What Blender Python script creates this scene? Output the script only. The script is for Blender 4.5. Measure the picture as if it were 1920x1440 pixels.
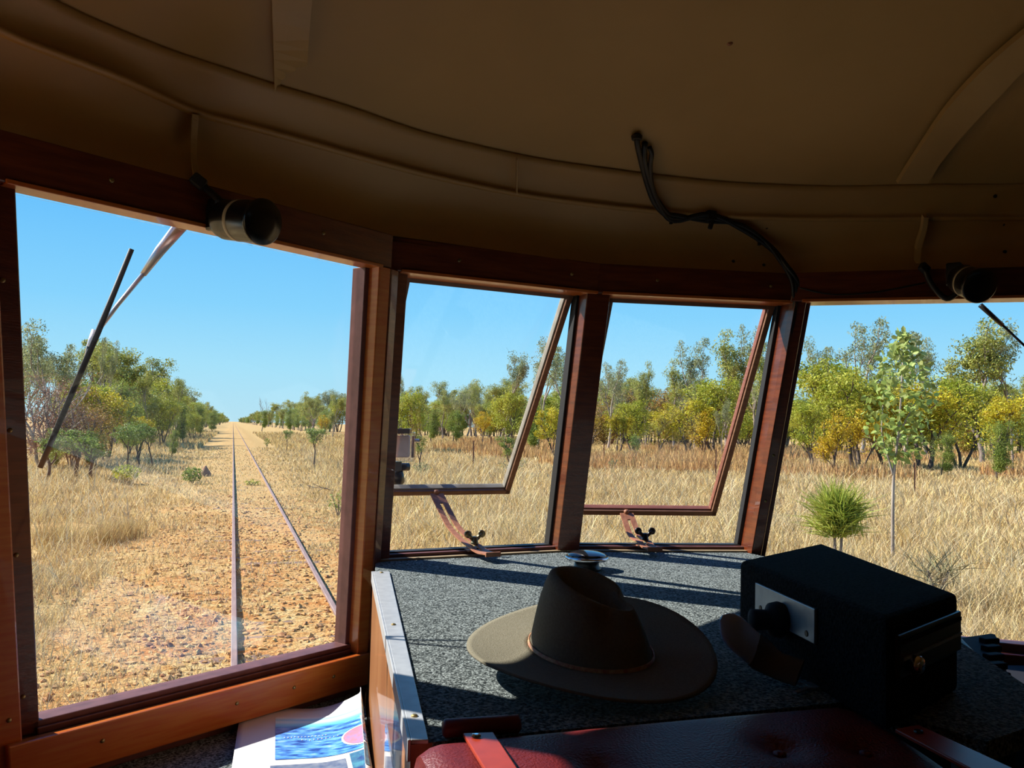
import bpy, math, random
import numpy as np
from mathutils import Vector, Matrix
for o in list(bpy.data.objects): bpy.data.objects.remove(o)
SC = bpy.context.scene
COL = SC.collection
CZ = 2.16                       # eye height above the ground; rail tops at 0.12
# ---------------------------------------------------------------- camera
F = 1606.2
YAW, PITCH, ROLL = math.radians(17.9545), math.radians(2.936), math.radians(1.3644)
fw = np.array([math.sin(YAW)*math.cos(PITCH), math.cos(YAW)*math.cos(PITCH), math.sin(PITCH)])
r0 = np.array([math.cos(YAW), -math.sin(YAW), 0.]); u0 = np.cross(r0, fw)
rt = math.cos(ROLL)*r0 + math.sin(ROLL)*u0
up = -math.sin(ROLL)*r0 + math.cos(ROLL)*u0
cd = bpy.data.cameras.new('camera'); cam = bpy.data.objects.new('camera', cd); COL.objects.link(cam)
cam.matrix_world = Matrix(((rt[0], up[0], -fw[0], 0), (rt[1], up[1], -fw[1], 0), (rt[2], up[2], -fw[2], CZ), (0, 0, 0, 1)))
cd.sensor_fit = 'HORIZONTAL'; cd.sensor_width = 36; cd.lens = 36*F/1920; cd.clip_start = .02; cd.clip_end = 6000
SC.camera = cam
# ---------------------------------------------------------------- sky, sun, exposure
wd = bpy.data.worlds.new('sky'); SC.world = wd; wd.use_nodes = True
wt = wd.node_tree; wt.nodes.clear()
wo = wt.nodes.new('ShaderNodeOutputWorld'); wb = wt.nodes.new('ShaderNodeBackground')
tc = wt.nodes.new('ShaderNodeTexCoord'); sx = wt.nodes.new('ShaderNodeSeparateXYZ'); cr = wt.nodes.new('ShaderNodeValToRGB')
wt.links.new(tc.outputs['Generated'], sx.inputs[0]); wt.links.new(sx.outputs['Z'], cr.inputs[0])
wt.links.new(cr.outputs[0], wb.inputs[0]); wt.links.new(wb.outputs[0], wo.inputs[0])
el = cr.color_ramp.elements
el[0].position = 0.0; el[0].color = (.50, .80, .93, 1)
el[1].position = 1.0; el[1].color = (.035, .16, .60, 1)
for pos, c in ((.06, (.40, .79, 1.0)), (.13, (.25, .68, 1.03)), (.25, (.125, .53, 1.02)), (.45, (.075, .36, .92))):
    e = el.new(pos); e.color = (*c, 1)
wb.inputs[1].default_value = 1.06
SUN_DIR = Vector((1.0, -.66, -1.0)).normalized()
sl = bpy.data.lights.new('sun', 'SUN'); sl.energy = 11.0; sl.angle = math.radians(.53); sl.color = (1, .95, .86)
so = bpy.data.objects.new('sun', sl); COL.objects.link(so); so.rotation_euler = SUN_DIR.to_track_quat('-Z', 'Y').to_euler()
so.location = (-20, 15, 30)
SC.view_settings.view_transform = 'Standard'; SC.view_settings.look = 'None'
SC.view_settings.exposure = 0.0; SC.view_settings.gamma = 1.0; SC.view_settings.use_curve_mapping = False
# ---------------------------------------------------------------- helpers
def ray(x, y): return fw + rt*((x-960)/F) + up*((720-y)/F)
def onz(x, y, z):                       # cab coordinates (eye at the origin)
    v = ray(x, y); return v*(z/v[2])
def ground_at(x, d):                    # world point on the ground at image column x, depth d
    v = ray(x, 790+.0238*(x-437)); return np.array([v[0]*d, v[1]*d, 0.])
def onplane(x, y, p, n):
    v = ray(x, y); p = np.array(p, float); n = np.array(n, float); return v*((p@n)/(v@n))

def nd(nt, t, **k):
    n = nt.nodes.new(t)
    for a, b in k.items(): setattr(n, a, b)
    return n
ALB = .70
def mat(name, col, rough=.6, var=None, scale=20., stretch=(1, 1, 1), bump=0., bscale=None, metal=0., spec=.5, coat=0., detail=4., lo=.35, hi=.65, island=0., transl=0., world_tex=False):
    m = bpy.data.materials.new(name); m.use_nodes = True; nt = m.node_tree; b = nt.nodes['Principled BSDF']; L = nt.links.new
    if metal < .3: col = tuple(c*ALB for c in col); var = None if var is None else tuple(c*ALB for c in var)
    b.inputs['Base Color'].default_value = (*col, 1); b.inputs['Roughness'].default_value = rough
    b.inputs['Metallic'].default_value = metal; b.inputs['Specular IOR Level'].default_value = spec; b.inputs['Coat Weight'].default_value = coat
    out = None; vec = None
    if var is not None or bump:
        if world_tex: co = nd(nt, 'ShaderNodeNewGeometry').outputs['Position']
        else: co = nd(nt, 'ShaderNodeTexCoord').outputs['Object']
        mp = nd(nt, 'ShaderNodeMapping'); mp.inputs['Scale'].default_value = stretch; L(co, mp.inputs[0]); vec = mp.outputs[0]
    if var is not None:
        n = nd(nt, 'ShaderNodeTexNoise'); n.inputs['Scale'].default_value = scale; n.inputs['Detail'].default_value = detail; L(vec, n.inputs['Vector'])
        r = nd(nt, 'ShaderNodeMapRange'); r.inputs[1].default_value = lo; r.inputs[2].default_value = hi; L(n.outputs[0], r.inputs[0])
        mx = nd(nt, 'ShaderNodeMix', data_type='RGBA'); mx.inputs[6].default_value = (*col, 1); mx.inputs[7].default_value = (*var, 1)
        L(r.outputs[0], mx.inputs[0]); out = mx.outputs[2]
    if island:
        g = nd(nt, 'ShaderNodeNewGeometry'); hs = nd(nt, 'ShaderNodeHueSaturation')
        r = nd(nt, 'ShaderNodeMapRange'); r.inputs[3].default_value = 1-island; r.inputs[4].default_value = 1+island; L(g.outputs['Random Per Island'], r.inputs[0])
        L(r.outputs[0], hs.inputs['Value'])
        h = nd(nt, 'ShaderNodeMapRange'); h.inputs[3].default_value = .5-island*.05; h.inputs[4].default_value = .5+island*.05; L(g.outputs['Random Per Island'], h.inputs[0]); L(h.outputs[0], hs.inputs['Hue'])
        if out: L(out, hs.inputs['Color'])
        else: hs.inputs['Color'].default_value = (*col, 1)
        out = hs.outputs[0]
    if out: L(out, b.inputs['Base Color'])
    if bump:
        n2 = nd(nt, 'ShaderNodeTexNoise'); n2.inputs['Scale'].default_value = bscale or scale; n2.inputs['Detail'].default_value = 5; L(vec, n2.inputs['Vector'])
        bp = nd(nt, 'ShaderNodeBump'); bp.inputs['Strength'].default_value = bump; bp.inputs['Distance'].default_value = .01
        L(n2.outputs[0], bp.inputs['Height']); L(bp.outputs[0], b.inputs['Normal'])
    if transl:
        tr = nd(nt, 'ShaderNodeBsdfTranslucent'); ms = nd(nt, 'ShaderNodeMixShader'); ms.inputs[0].default_value = transl
        if out: L(out, tr.inputs[0])
        else: tr.inputs[0].default_value = (*col, 1)
        L(b.outputs[0], ms.inputs[1]); L(tr.outputs[0], ms.inputs[2]); L(ms.outputs[0], nt.nodes['Material Output'].inputs[0])
    return m
def glassmat(name, tint=(1, 1, 1), ior=1.5, rough=0., boost=1.):
    m = bpy.data.materials.new(name); m.use_nodes = True; nt = m.node_tree; nt.nodes.clear(); L = nt.links.new
    o = nd(nt, 'ShaderNodeOutputMaterial'); t = nd(nt, 'ShaderNodeBsdfTransparent'); t.inputs[0].default_value = (*tint, 1)
    g = nd(nt, 'ShaderNodeBsdfGlossy'); g.inputs['Roughness'].default_value = rough
    ge = nd(nt, 'ShaderNodeNewGeometry'); dt = nd(nt, 'ShaderNodeVectorMath', operation='DOT_PRODUCT'); L(ge.outputs['Incoming'], dt.inputs[0]); L(ge.outputs['Normal'], dt.inputs[1])
    ab = nd(nt, 'ShaderNodeMath', operation='ABSOLUTE'); L(dt.outputs['Value'], ab.inputs[0])
    om = nd(nt, 'ShaderNodeMath', operation='SUBTRACT'); om.inputs[0].default_value = 1.; L(ab.outputs[0], om.inputs[1])
    pw = nd(nt, 'ShaderNodeMath', operation='POWER'); L(om.outputs[0], pw.inputs[0]); pw.inputs[1].default_value = 5.
    f0 = ((ior-1)/(ior+1))**2*boost*1.25
    ma = nd(nt, 'ShaderNodeMath', operation='MULTIPLY_ADD'); L(pw.outputs[0], ma.inputs[0]); ma.inputs[1].default_value = 1-f0; ma.inputs[2].default_value = f0; ma.use_clamp = True
    mx = nd(nt, 'ShaderNodeMixShader'); L(ma.outputs[0], mx.inputs[0]); L(t.outputs[0], mx.inputs[1]); L(g.outputs[0], mx.inputs[2]); L(mx.outputs[0], o.inputs[0])
    return m

class MB:
    def __init__(s): s.v = []; s.f = []
    def add(s, vs, fs):
        b = len(s.v); s.v += [tuple(map(float, q)) for q in vs]; s.f += [tuple(b+i for i in f) for f in fs]; return s
    def hexa(s, p):                     # 8 corners: bottom loop then top loop
        return s.add(p, [(0, 3, 2, 1), (4, 5, 6, 7), (0, 1, 5, 4), (1, 2, 6, 5), (2, 3, 7, 6), (3, 0, 4, 7)])
    def box(s, c, d, M=None):
        P = [(x, y, z) for z in (-.5, .5) for x, y in ((-.5, -.5), (.5, -.5), (.5, .5), (-.5, .5))]
        P = [Vector((a[0]*d[0], a[1]*d[1], a[2]*d[2])) for a in P]
        if M is not None: P = [M @ q for q in P]
        return s.hexa([q+Vector(c) for q in P])
    def prism(s, poly, z0, z1):
        n = len(poly); return s.add([(x, y, z0) for x, y in poly]+[(x, y, z1) for x, y in poly], [tuple(range(n))[::-1], tuple(range(n, 2*n))]+[(i, (i+1) % n, n+(i+1) % n, n+i) for i in range(n)])
    def tube(s, pts, r, n=10, cap=True, flat=1.):
        pts = [Vector(q) for q in pts]; N = len(pts); rr = r if hasattr(r, '__len__') else [r]*N; vs = []; fs = []
        ref = None
        for i, q in enumerate(pts):
            t = (pts[min(i+1, N-1)]-pts[max(i-1, 0)]).normalized()
            if ref is None: ref = Vector((0, 0, 1)) if abs(t.z) < .9 else Vector((1, 0, 0))
            a = (ref - t*ref.dot(t)).normalized(); b = t.cross(a); ref = a
            for k in range(n):
                w = 2*math.pi*k/n; vs.append(q+a*(math.cos(w)*rr[i])+b*(math.sin(w)*rr[i]*flat))
        for i in range(N-1):
            for k in range(n): fs.append((i*n+k, i*n+(k+1) % n, (i+1)*n+(k+1) % n, (i+1)*n+k))
        if cap: fs += [tuple(range(n))[::-1], tuple((N-1)*n+k for k in range(n))]
        return s.add(vs, fs)
    def lathe(s, prof, n=32, c=(0, 0, 0), M=None):
        vs = []; N = len(prof)
        for r, z in prof:
            for k in range(n):
                w = 2*math.pi*k/n; q = Vector((r*math.cos(w), r*math.sin(w), z))
                if M is not None: q = M @ q
                vs.append(q+Vector(c))
        fs = [(i*n+k, i*n+(k+1) % n, (i+1)*n+(k+1) % n, (i+1)*n+k) for i in range(N-1) for k in range(n)]
        fs += [tuple(range(n))[::-1], tuple((N-1)*n+k for k in range(n))]
        return s.add(vs, fs)
    def grid(s, rows, closed=False):
        n = len(rows[0]); vs = [q for r in rows for q in r]; m = n if closed else n-1
        return s.add(vs, [(i*n+k, i*n+(k+1) % n, (i+1)*n+(k+1) % n, (i+1)*n+k) for i in range(len(rows)-1) for k in range(m)])
    def build(s, name, m, parent=None, smooth=False, bevel=0., cab=True, solid=0., origin=None):
        # cab=True: coordinates are measured from the eye; lift them to world height
        V = np.array(s.v); 
        if cab: V = V+np.array([0, 0, CZ])
        if parent is not None: org = np.array(parent.get('_o', (0, 0, 0)))
        elif origin is not None: org = np.array(origin, float)
        else: org = np.array([(V[:, 0].min()+V[:, 0].max())/2, (V[:, 1].min()+V[:, 1].max())/2, V[:, 2].min()])
        me = bpy.data.meshes.new(name); me.from_pydata([tuple(q) for q in (V-org)], [], s.f); me.update()
        if m is not None: me.materials.append(m)
        if smooth:
            me.polygons.foreach_set('use_smooth', [True]*len(me.polygons))
        o = bpy.data.objects.new(name, me); COL.objects.link(o)
        o['_o'] = tuple(org)
        if parent is not None: o.parent = parent; o['_o'] = tuple(org)
        else: o.location = org
        if solid:
            md = o.modifiers.new('s', 'SOLIDIFY'); md.thickness = solid; md.offset = 0
        if bevel:
            md = o.modifiers.new('b', 'BEVEL'); md.width = bevel; md.segments = 2; md.limit_method = 'ANGLE'
        return o
def fixup():
    # sub-parts: a child of a part sits in its part's own space, which equals its thing's space
    for o in bpy.data.objects:
        if '_o' in o: del o['_o']
def thing(name, loc, label, cat, group=None, cab=True):
    o = bpy.data.objects.new(name, None); COL.objects.link(o); l = np.array(loc, float)
    if cab: l = l+np.array([0, 0, CZ])
    o.location = l; o['_o'] = tuple(l); o.empty_display_size = .05
    return tag(o, label, cat, group)
def tag(o, label, cat, group=None, kind=None):
    if label: o['label'] = label
    if cat: o['category'] = cat
    if group: o['group'] = group
    if kind: o['kind'] = kind
    return o
def struct(o, label=None): o['kind'] = 'structure'; return o if not label else tag(o, label, None)
def lerp(a, b, t): return a+(b-a)*t
def crom(P, n=8):                      # smooth curve through points
    P = [np.array(q, float) for q in P]; P = [2*P[0]-P[1]]+P+[2*P[-1]-P[-2]]; out = []
    for i in range(1, len(P)-2):
        for k in range(n):
            t = k/n; a, b, c, d = P[i-1:i+3]
            out.append(.5*((2*b)+(c-a)*t+(2*a-5*b+4*c-d)*t*t+(3*b-a-3*c+d)*t**3))
    out.append(P[-2]); return out
# ---------------------------------------------------------------- materials
M_wood = mat('varnished_mahogany_shaded', (.11, .020, .006), .32, (.20, .042, .010), 14, (1, 1, 9), .08, 60, coat=.35, detail=8)  # mahogany with the shade of the dark posts put into its colour
M_wood_lit = mat('varnished_mahogany_sunlit', (.62, .13, .018), .30, (.70, .21, .035), 5, (2.5, 2.5, 30), .08, 60, coat=.4, detail=8)  # same mahogany, brightened: sunlit orange is put into the colour
M_bead = mat('painted_maroon_bead', (.15, .055, .05), .5, (.21, .08, .07), 30, bump=.1)
M_orange = mat('plywood_side_panel', (.36, .13, .035), .45, (.46, .19, .06), 4, (3, 3, .8), .05, 60, detail=6, coat=.2)
M_cream = mat('cream_paint', (.60, .34, .105), .45, (.56, .31, .095), 6, bump=.05, bscale=40)
M_cream2 = mat('cream_roof_lining', (.57, .35, .12), .5, (.52, .315, .10), 5, bump=.05, bscale=30)
M_batt = mat('cream_batten', (.62, .40, .155), .45, (.58, .37, .14), 8)
M_carpet = mat('grey_carpet', (.055, .068, .070), .95, (.50, .57, .56), 260, bump=1., bscale=300, spec=.1, detail=2, lo=.38, hi=.66)
M_carpetd = mat('charcoal_carpet', (.012, .013, .015), .95, (.03, .033, .036), 260, bump=1., bscale=300, spec=.05, detail=2)
M_alu = mat('dull_aluminium', (.50, .52, .53), .42, (.42, .44, .46), 60, metal=.35)
M_plate = mat('brushed_plate', (.34, .40, .44), .35, (.28, .33, .38), 60, metal=.6)
M_black = mat('black_enamel', (.008, .008, .009), .3)
M_rubber = mat('black_rubber', (.012, .012, .013), .6)
M_cable = mat('black_cable', (.010, .010, .010), .5)
M_chrome = mat('chrome', (.75, .75, .76), .12, metal=1.)
M_brass = mat('brass_screw', (.30, .22, .09), .45, metal=.9)
M_wing = mat('tarnished_brass', (.30, .25, .13), .35, metal=.8)
M_sashg = mat('weathered_grey_sash', (.40, .37, .31), .55, (.30, .26, .20), 30)
M_sashb = mat('brown_sash', (.30, .15, .08), .5, (.22, .10, .05), 25, (1, 1, 5))
M_sashr = mat('red_brown_sash', (.33, .12, .075), .45, (.25, .085, .05), 25, (1, 1, 5))
M_rust = mat('red_oxide_steel', (.48, .20, .10), .55, (.38, .14, .065), 70, bump=.2)
M_ply = mat('bare_ply_ledge', (.48, .36, .20), .6, (.38, .27, .15), 30)
M_felt = mat('khaki_felt', (.27, .25, .185), .95, (.23, .21, .15), 300, bump=.25, bscale=500, spec=.1)
M_band = mat('plaited_hat_band', (.42, .14, .07), .6, (.6, .42, .2), 160)
M_vinyl = mat('dark_red_vinyl', (.20, .018, .018), .38, (.16, .013, .014), 200, bump=.25, bscale=400)
M_strap = mat('bright_red_strap', (.50, .055, .018), .35, (.42, .045, .015), 60)
M_red = mat('red_painted_metal', (.50, .06, .03), .35)
M_white = mat('white_paper', (.86, .86, .86), .5)
M_blue = mat('blue_cap_plastic', (.03, .10, .25), .4)
M_grip = mat('grey_plastic_sky_sheen', (.50, .62, .85), .3)  # grey handset plastic; the bluish sky sheen is painted into its colour
M_tan = mat('tan_plastic', (.09, .065, .04), .5)
M_dark = mat('dark_grey_plastic', (.02, .02, .026), .8, spec=.2)
M_glass = glassmat('window_glass')
M_clear = glassmat('clear_plastic', (.80, .83, .88), 1.5, .03, 2.2)
M_acry = glassmat('clear_acrylic', (.9, .93, .95), 1.55, .04, 2.6)
M_wip = mat('bright_wiper_metal', (.55, .52, .50), .3, metal=.8)
# ---------------------------------------------------------------- window geometry (raked bay of four panes)
RK = np.array([-.02276, -.31188, 1.])
ZT, ZB, ZS = .2996, -.4668, -.275
W = [np.array(q) for q in ((-.28325, 1.36448), (.23088, 1.71847), (.32205, 1.76959), (.73031, 1.83713), (.79095, 1.83452), (1.20003, 1.76608), (1.24387, 1.72449))]
W.append(W[6]+.66*np.array([math.cos(math.radians(34.5)), -math.sin(math.radians(34.5))]))
class Facet:
    def __init__(s, a, b):
        s.a = np.array([*a, 0.]); d = np.array([*(b-a), 0.]); s.L = np.linalg.norm(d); s.d = d/s.L
        n = np.array([s.d[1], -s.d[0], 0.]); s.n = n if n@s.a < 0 else -n
    def p(s, t, z, n=0.): return s.a+s.d*t+RK*z+s.n*n
    def box(s, mb, t0, t1, z0, z1, n0, n1):
        return mb.hexa([s.p(t0, z0, n0), s.p(t1, z0, n0), s.p(t1, z0, n1), s.p(t0, z0, n1), s.p(t0, z1, n0), s.p(t1, z1, n0), s.p(t1, z1, n1), s.p(t0, z1, n1)])
F1, F2, F3, F4 = Facet(W[0], W[1]), Facet(W[2], W[3]), Facet(W[4], W[5]), Facet(W[6], W[7])
HT = .062                      # header height
def screw(fc, t, z, n, parent, r=.0036):
    q = fc.p(t, z, n); ax = Vector(fc.n); M = ax.to_track_quat('Z', 'Y').to_matrix()
    MB().lathe([(r, -.001), (r, .001), (r*.7, .0025)], 14, q, M).build('screw', M_brass, parent, smooth=True)
# window 1 (large fixed pane, left)
def frame_window(i, fc, zb, head_n=.030, left=True, right=True):
    root = thing('window_%d' % i, fc.p(fc.L/2, zb), None, None); struct(root)
    m = MB(); fc.box(m, -.045, fc.L+.045, ZT, ZT+HT, -.006 if i == 1 else -.03, head_n); m.build('header', M_wood, root, bevel=.002)
    m = MB(); fc.box(m, -.02, fc.L+.02, ZT-.002, ZT+.004, -.006 if i == 1 else -.03, head_n+.004); m.build('header_lip', M_wood_lit, root, bevel=.001)
    return root
w1 = frame_window(1, F1, ZB)
m = MB(); F1.box(m, -.011, F1.L+.011, ZB-.022, ZB, -.03, .012); F1.box(m, -.006, F1.L+.006, ZB-.022, ZB-.010, .012, .018); m.build('glazing_bead', M_bead, w1, bevel=.002)
m = MB(); F1.box(m, -.06, F1.L+.035, ZB-.092, ZB-.018, .026, .046); m.build('sill_board', M_wood_lit, w1, bevel=.003)
m = MB(); F1.box(m, -.06, F1.L+.03, ZB-.2, ZB-.022, -.03, .027); m.build('sill_backing', M_bead, w1)
for t in (.08, .33, .46, .56): screw(F1, t, ZB-.050, .046, w1)
for t in (.12, .50): screw(F1, t, ZT+.034, .030, w1)
m = MB(); F1.box(m, F1.L, F1.L+.012, ZB-.02, ZT, -.03, .006); m.build('right_bead', M_bead, w1, bevel=.0015)
m = MB(); F1.box(m, F1.L+.010, F1.L+.040, ZB-.02, ZT, -.035, .034); m.build('right_stile', M_wood_lit, w1, bevel=.002)
m = MB(); F1.box(m, -.05, 0, ZB-.02, ZT, -.022, .012); m.build('left_stile', M_wood, w1, bevel=.002)
m = MB(); F1.box(m, -.095, -.034, ZB-.20, ZT+HT, -.008, .034); m.build('corner_post', M_wood_lit, w1, bevel=.003)
for z in (ZB+.045, -.20, -.02, .18): screw(F1, -.022, z, .012, w1)
for z in (ZB+.02, -.1, .2): screw(F1, -.052, z, .034, w1)
m = MB(); F1.box(m, -.005, F1.L+.008, ZB-.01, ZT-.001, -.0200, -.0165); m.build('pane', M_glass, w1)
# window 4 (large fixed pane, right)
w4 = frame_window(4, F4, ZB)
m = MB(); F4.box(m, -.011, F4.L+.011, ZB-.022, ZB, -.03, .012); m.build('glazing_bead', M_bead, w4, bevel=.002)
m = MB(); F4.box(m, -.035, F4.L+.06, ZB-.092, ZB-.018, .026, .046); m.build('sill_board', M_wood, w4, bevel=.003)
m = MB(); F4.box(m, -.03, F4.L+.06, ZB-.2, ZB-.022, -.03, .027); m.build('sill_backing', M_bead, w4)
m = MB(); F4.box(m, -.012, 0, ZB-.02, ZT, -.03, .006); m.build('left_bead', M_bead, w4, bevel=.0015)
m = MB(); F4.box(m, -.034, -.010, ZB-.02, ZT, -.035, .022); m.build('left_stile', M_wood, w4, bevel=.002)
m = MB(); F4.box(m, F4.L, F4.L+.10, ZB-.20, ZT+HT, -.03, .034); m.build('corner_post', M_wood, w4, bevel=.003)
for z in (-.16, -.05): screw(F4, -.022, z, .022, w4)
m = MB(); F4.box(m, -.01, F4.L+.01, ZB-.01, ZT+.01, -.0200, -.0165); m.build('pane', M_glass, w4)
# windows 2 and 3: openings with a top-hung sash pushed out at the foot
w2 = frame_window(2, F2, ZS); w3 = frame_window(3, F3, ZS)
for fc, w in ((F2, w2), (F3, w3)):
    m = MB(); fc.box(m, -.01, fc.L+.01, ZS-.010, ZS, -.035, -.008); m.build('rubber_seal', M_rubber, w, bevel=.001)
    m = MB(); fc.box(m, -.01, fc.L+.01, ZS-.016, ZS-.003, -.008, .008); m.build('sill_strip', M_bead, w, bevel=.002)
    m = MB(); fc.box(m, -.03, fc.L+.03, ZS-.020, ZS-.0105, .008, .028); m.build('ledge', M_ply, w, bevel=.001)
    m = MB(); fc.box(m, fc.L-.006, fc.L+.004, ZS, ZT, -.035, -.012); m.build('side_seal', M_rubber, w, bevel=.001)
    for t in (.10, fc.L-.05): screw(fc, t, ZT+.033, .030, w)
# posts
def post(name, qs, z0, z1, m_):
    m = MB(); m.hexa([np.array([*q, 0])+RK*z0 for q in qs]+[np.array([*q, 0])+RK*z1 for q in qs]); return struct(m.build(name, m_, bevel=.002))
def pl(fc, t, n): q = fc.a+fc.d*t+fc.n*n; return (q[0], q[1])
post('trim_1', [pl(F1, F1.L+.040, -.04), pl(F2, -.028, -.04), pl(F2, -.026, .032), pl(F1, F1.L+.040, .036)], ZB-.3, ZT, M_wood)
post('trim_2', [pl(F2, -.028, -.04), pl(F2, .0, -.04), pl(F2, .0, .014), pl(F2, -.028, .024)], ZS-.1, ZT, M_wood)
post('trim_3', [pl(F2, F2.L, -.04), pl(F3, 0, -.04), pl(F3, 0, .022), pl(F2, F2.L, .022)], ZS-.1, ZT, M_wood)
post('trim_4', [pl(F3, F3.L, -.04), pl(F4, -.033, -.04), pl(F4, -.033, .030), pl(F3, F3.L+.004, .026)], ZS-.3, ZT, M_wood)
# lower apron walls under the windows
def wallstrip(name, pts, z0, z1, m_, th=.03, rake=True):
    m = MB()
    for a, b in zip(pts[:-1], pts[1:]):
        a = np.array(a); b = np.array(b); d = (b-a)/np.linalg.norm(b-a); n = np.array([-d[1], d[0]])*th
        q = [a, b, b+n, a+n]; r = RK if rake else np.array([0, 0, 1.])
        m.hexa([np.array([*x, 0])+r*z0 for x in q]+[np.array([*x, 0])+r*z1 for x in q])
    return struct(m.build(name, m_))
FZ = -1.10
fr = [pl(F1, -.06, -.02), pl(F1, F1.L+.05, -.02), pl(F2, F2.L+.03, -.02), pl(F3, F3.L+.02, -.02), pl(F4, F4.L+.06, -.02)]
wallstrip('wall_front', [fr[0], fr[1]], FZ, ZB-.05, M_dark); wallstrip('wall_front_upper', fr[1:4], FZ, ZS-.02, M_dark); wallstrip('wall_front_right', fr[3:5], FZ, ZB-.05, M_dark)
XL, XR, YB = -.40, 1.92, -1.7
def rk2(q, z): return (q[0]+RK[0]*z, q[1]+RK[1]*z)
cl = pl(F1, -.10, 0.); crr = pl(F4, F4.L+.10, 0.)
def bb(name, a, b, z0, z1, m_):
    m = MB(); a = np.array(a); b = np.array(b); d = (b-a)/np.linalg.norm(b-a); n = np.array([d[1], -d[0]])*.03
    if n@(np.array([.76, .2])-a) > 0: n = -n
    q = [a, b, b+n, a+n]; m.hexa([(*x, z0) for x in q]+[(*x, z1) for x in q]); return struct(m.build(name, m_))
bb('wall_left', (XL, YB), (XL, .52), FZ, .60, M_cream); bb('wall_left_lower', (XL, .52), (XL, 1.20), FZ, -.05, M_cream); bb('wall_left_middle', (XL, .52), (XL, .88), -.05, .47, M_cream); bb('wall_right', (XR, YB), (XR, 1.20), FZ, .60, M_cream)
w5 = thing('window_5', (XL, .86, -.45), None, None); struct(w5)
m = MB(); m.box((XL, 1.04, -.045), (.05, .34, .02)); m.box((XL, .89, .2), (.05, .03, .51)); m.box((XL, 1.19, .2), (.05, .03, .51)); m.build('window_frame', M_wood, w5)
m = MB(); m.box((XL-.01, 1.04, .2), (.004, .28, .50)); m.build('pane', M_glass, w5); bb('wall_back', (XL, YB), (XR, YB), FZ, .75, M_cream)
for nm, a, b in (('wall_left_front', cl, (XL, 1.2)), ('wall_right_front', crr, (XR, 1.2))):
    ztop = .05 if nm[5] == 'l' else .6; m = MB(); a0 = rk2(a, FZ); a1 = rk2(a, ztop); n = np.array([-.03 if nm[5] == 'l' else .03, .02])
    m.hexa([(*a0, FZ), (*b, FZ), (b[0]+n[0], b[1]+n[1], FZ), (a0[0]+n[0], a0[1]+n[1], FZ), (*a1, ztop), (*b, ztop), (b[0]+n[0], b[1]+n[1], ztop), (a1[0]+n[0], a1[1]+n[1], ztop)]); struct(m.build(nm, M_wood_lit))
m = MB(); m.prism([(XL, YB), (XR, YB), (XR, 1.4), (1.35, 2.05), (.76, 2.2), (.2, 2.05), (XL, 1.4)], FZ-.05, FZ); struct(m.build('floor', M_carpetd))
# ---------------------------------------------------------------- cove, cornice band and roof lining
CX, CY = .76, .25
r2h = [(0, 1.577), (.2, 1.568), (.36, 1.532), (.47, 1.495), (.60, 1.425), (.72, 1.375), (.80, 1.335), (.88, 1.293), (.99, 1.205), (1.06, 1.09), (1.10, .93), (1.115, .72), (1.12, .5), (1.12, .2), (1.12, -.6), (1.12, YB)]
r1h = [(0, 1.660), (.2, 1.648), (.40, 1.595), (.56, 1.527), (.66, 1.478), (.76, 1.432), (.84, 1.396), (.94, 1.290), (1.05, 1.200), (1.11, 1.10), (1.145, .95), (1.155, .74), (1.158, .5), (1.158, .2), (1.158, -.6), (1.158, YB)]
def ring(h): 
    c = crom([np.array(q) for q in h], 6); R = [(CX+q[0], q[1]) for q in c]; L = [(CX-q[0], q[1]) for q in c[1:]]
    return L[::-1]+R                    # left rear -> front -> right rear
def polar(R, phi):
    dx, dy = math.sin(phi), math.cos(phi); best = 3.
    for a, b in zip(R[:-1], R[1:]):
        ex, ey = b[0]-a[0], b[1]-a[1]; den = dx*ey-dy*ex
        if abs(den) < 1e-9: continue
        s_ = ((a[0]-CX)*dy-(a[1]-CY)*dx)/(-den) if False else None
        # solve C + r d = a + u e
        r_ = ((a[0]-CX)*ey-(a[1]-CY)*ex)/den; u_ = ((a[0]-CX)*dy-(a[1]-CY)*dx)/den
        if -1e-6 <= u_ <= 1+1e-6 and r_ > 0: best = min(best, r_)
    return best
hz = ZT+HT
def fp(fc, t, n): q = fc.p(t, hz, n); return (q[0], q[1])
R0 = [(XL, YB), (XL, 1.2), fp(F1, -.10, .0), fp(F1, 0, .026), fp(F1, F1.L+.035, .026), fp(F2, F2.L+.03, .026), fp(F3, F3.L+.02, .026), fp(F4, F4.L, .026), fp(F4, F4.L+.10, 0), (XR, 1.2), (XR, YB)]
R1 = ring(r1h); R2 = ring(r2h)
PH = [math.radians(a) for a in np.linspace(-145, 145, 233)]
P0 = [polar(R0, a) for a in PH]; P1 = [polar(R1, a) for a in PH]; P2 = [polar(R2, a) for a in PH]
def pp(r, a, z): return (CX+r*math.sin(a), CY+r*math.cos(a), z)
Z1, Z2, RISE = .48, .53, .24
rows = []
for t in np.linspace(0, 1, 9):
    b = .035*math.sin(math.pi*t)       # cove bulges outward
    rows.append([pp(lerp(P0[i], P1[i], t)+b*(abs(PH[i]) < .85), PH[i], lerp(hz-.002 if PH[i] > -.85 or PH[i] < -1.4 else .405, Z1, t)) for i in range(len(PH))])
cove = struct(MB().grid(rows).build('wall_cove', M_cream, smooth=True))
rows = [[pp(P1[i]+.006, PH[i], Z1-.004) for i in range(len(PH))], [pp(P1[i]-.002, PH[i], Z1-.009) for i in range(len(PH))], [pp(P1[i]-.009, PH[i], Z1-.007) for i in range(len(PH))], [pp(P1[i]-.013, PH[i], Z1-.002) for i in range(len(PH))], [pp(P1[i]-.009, PH[i], Z1+.002) for i in range(len(PH))]]
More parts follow.
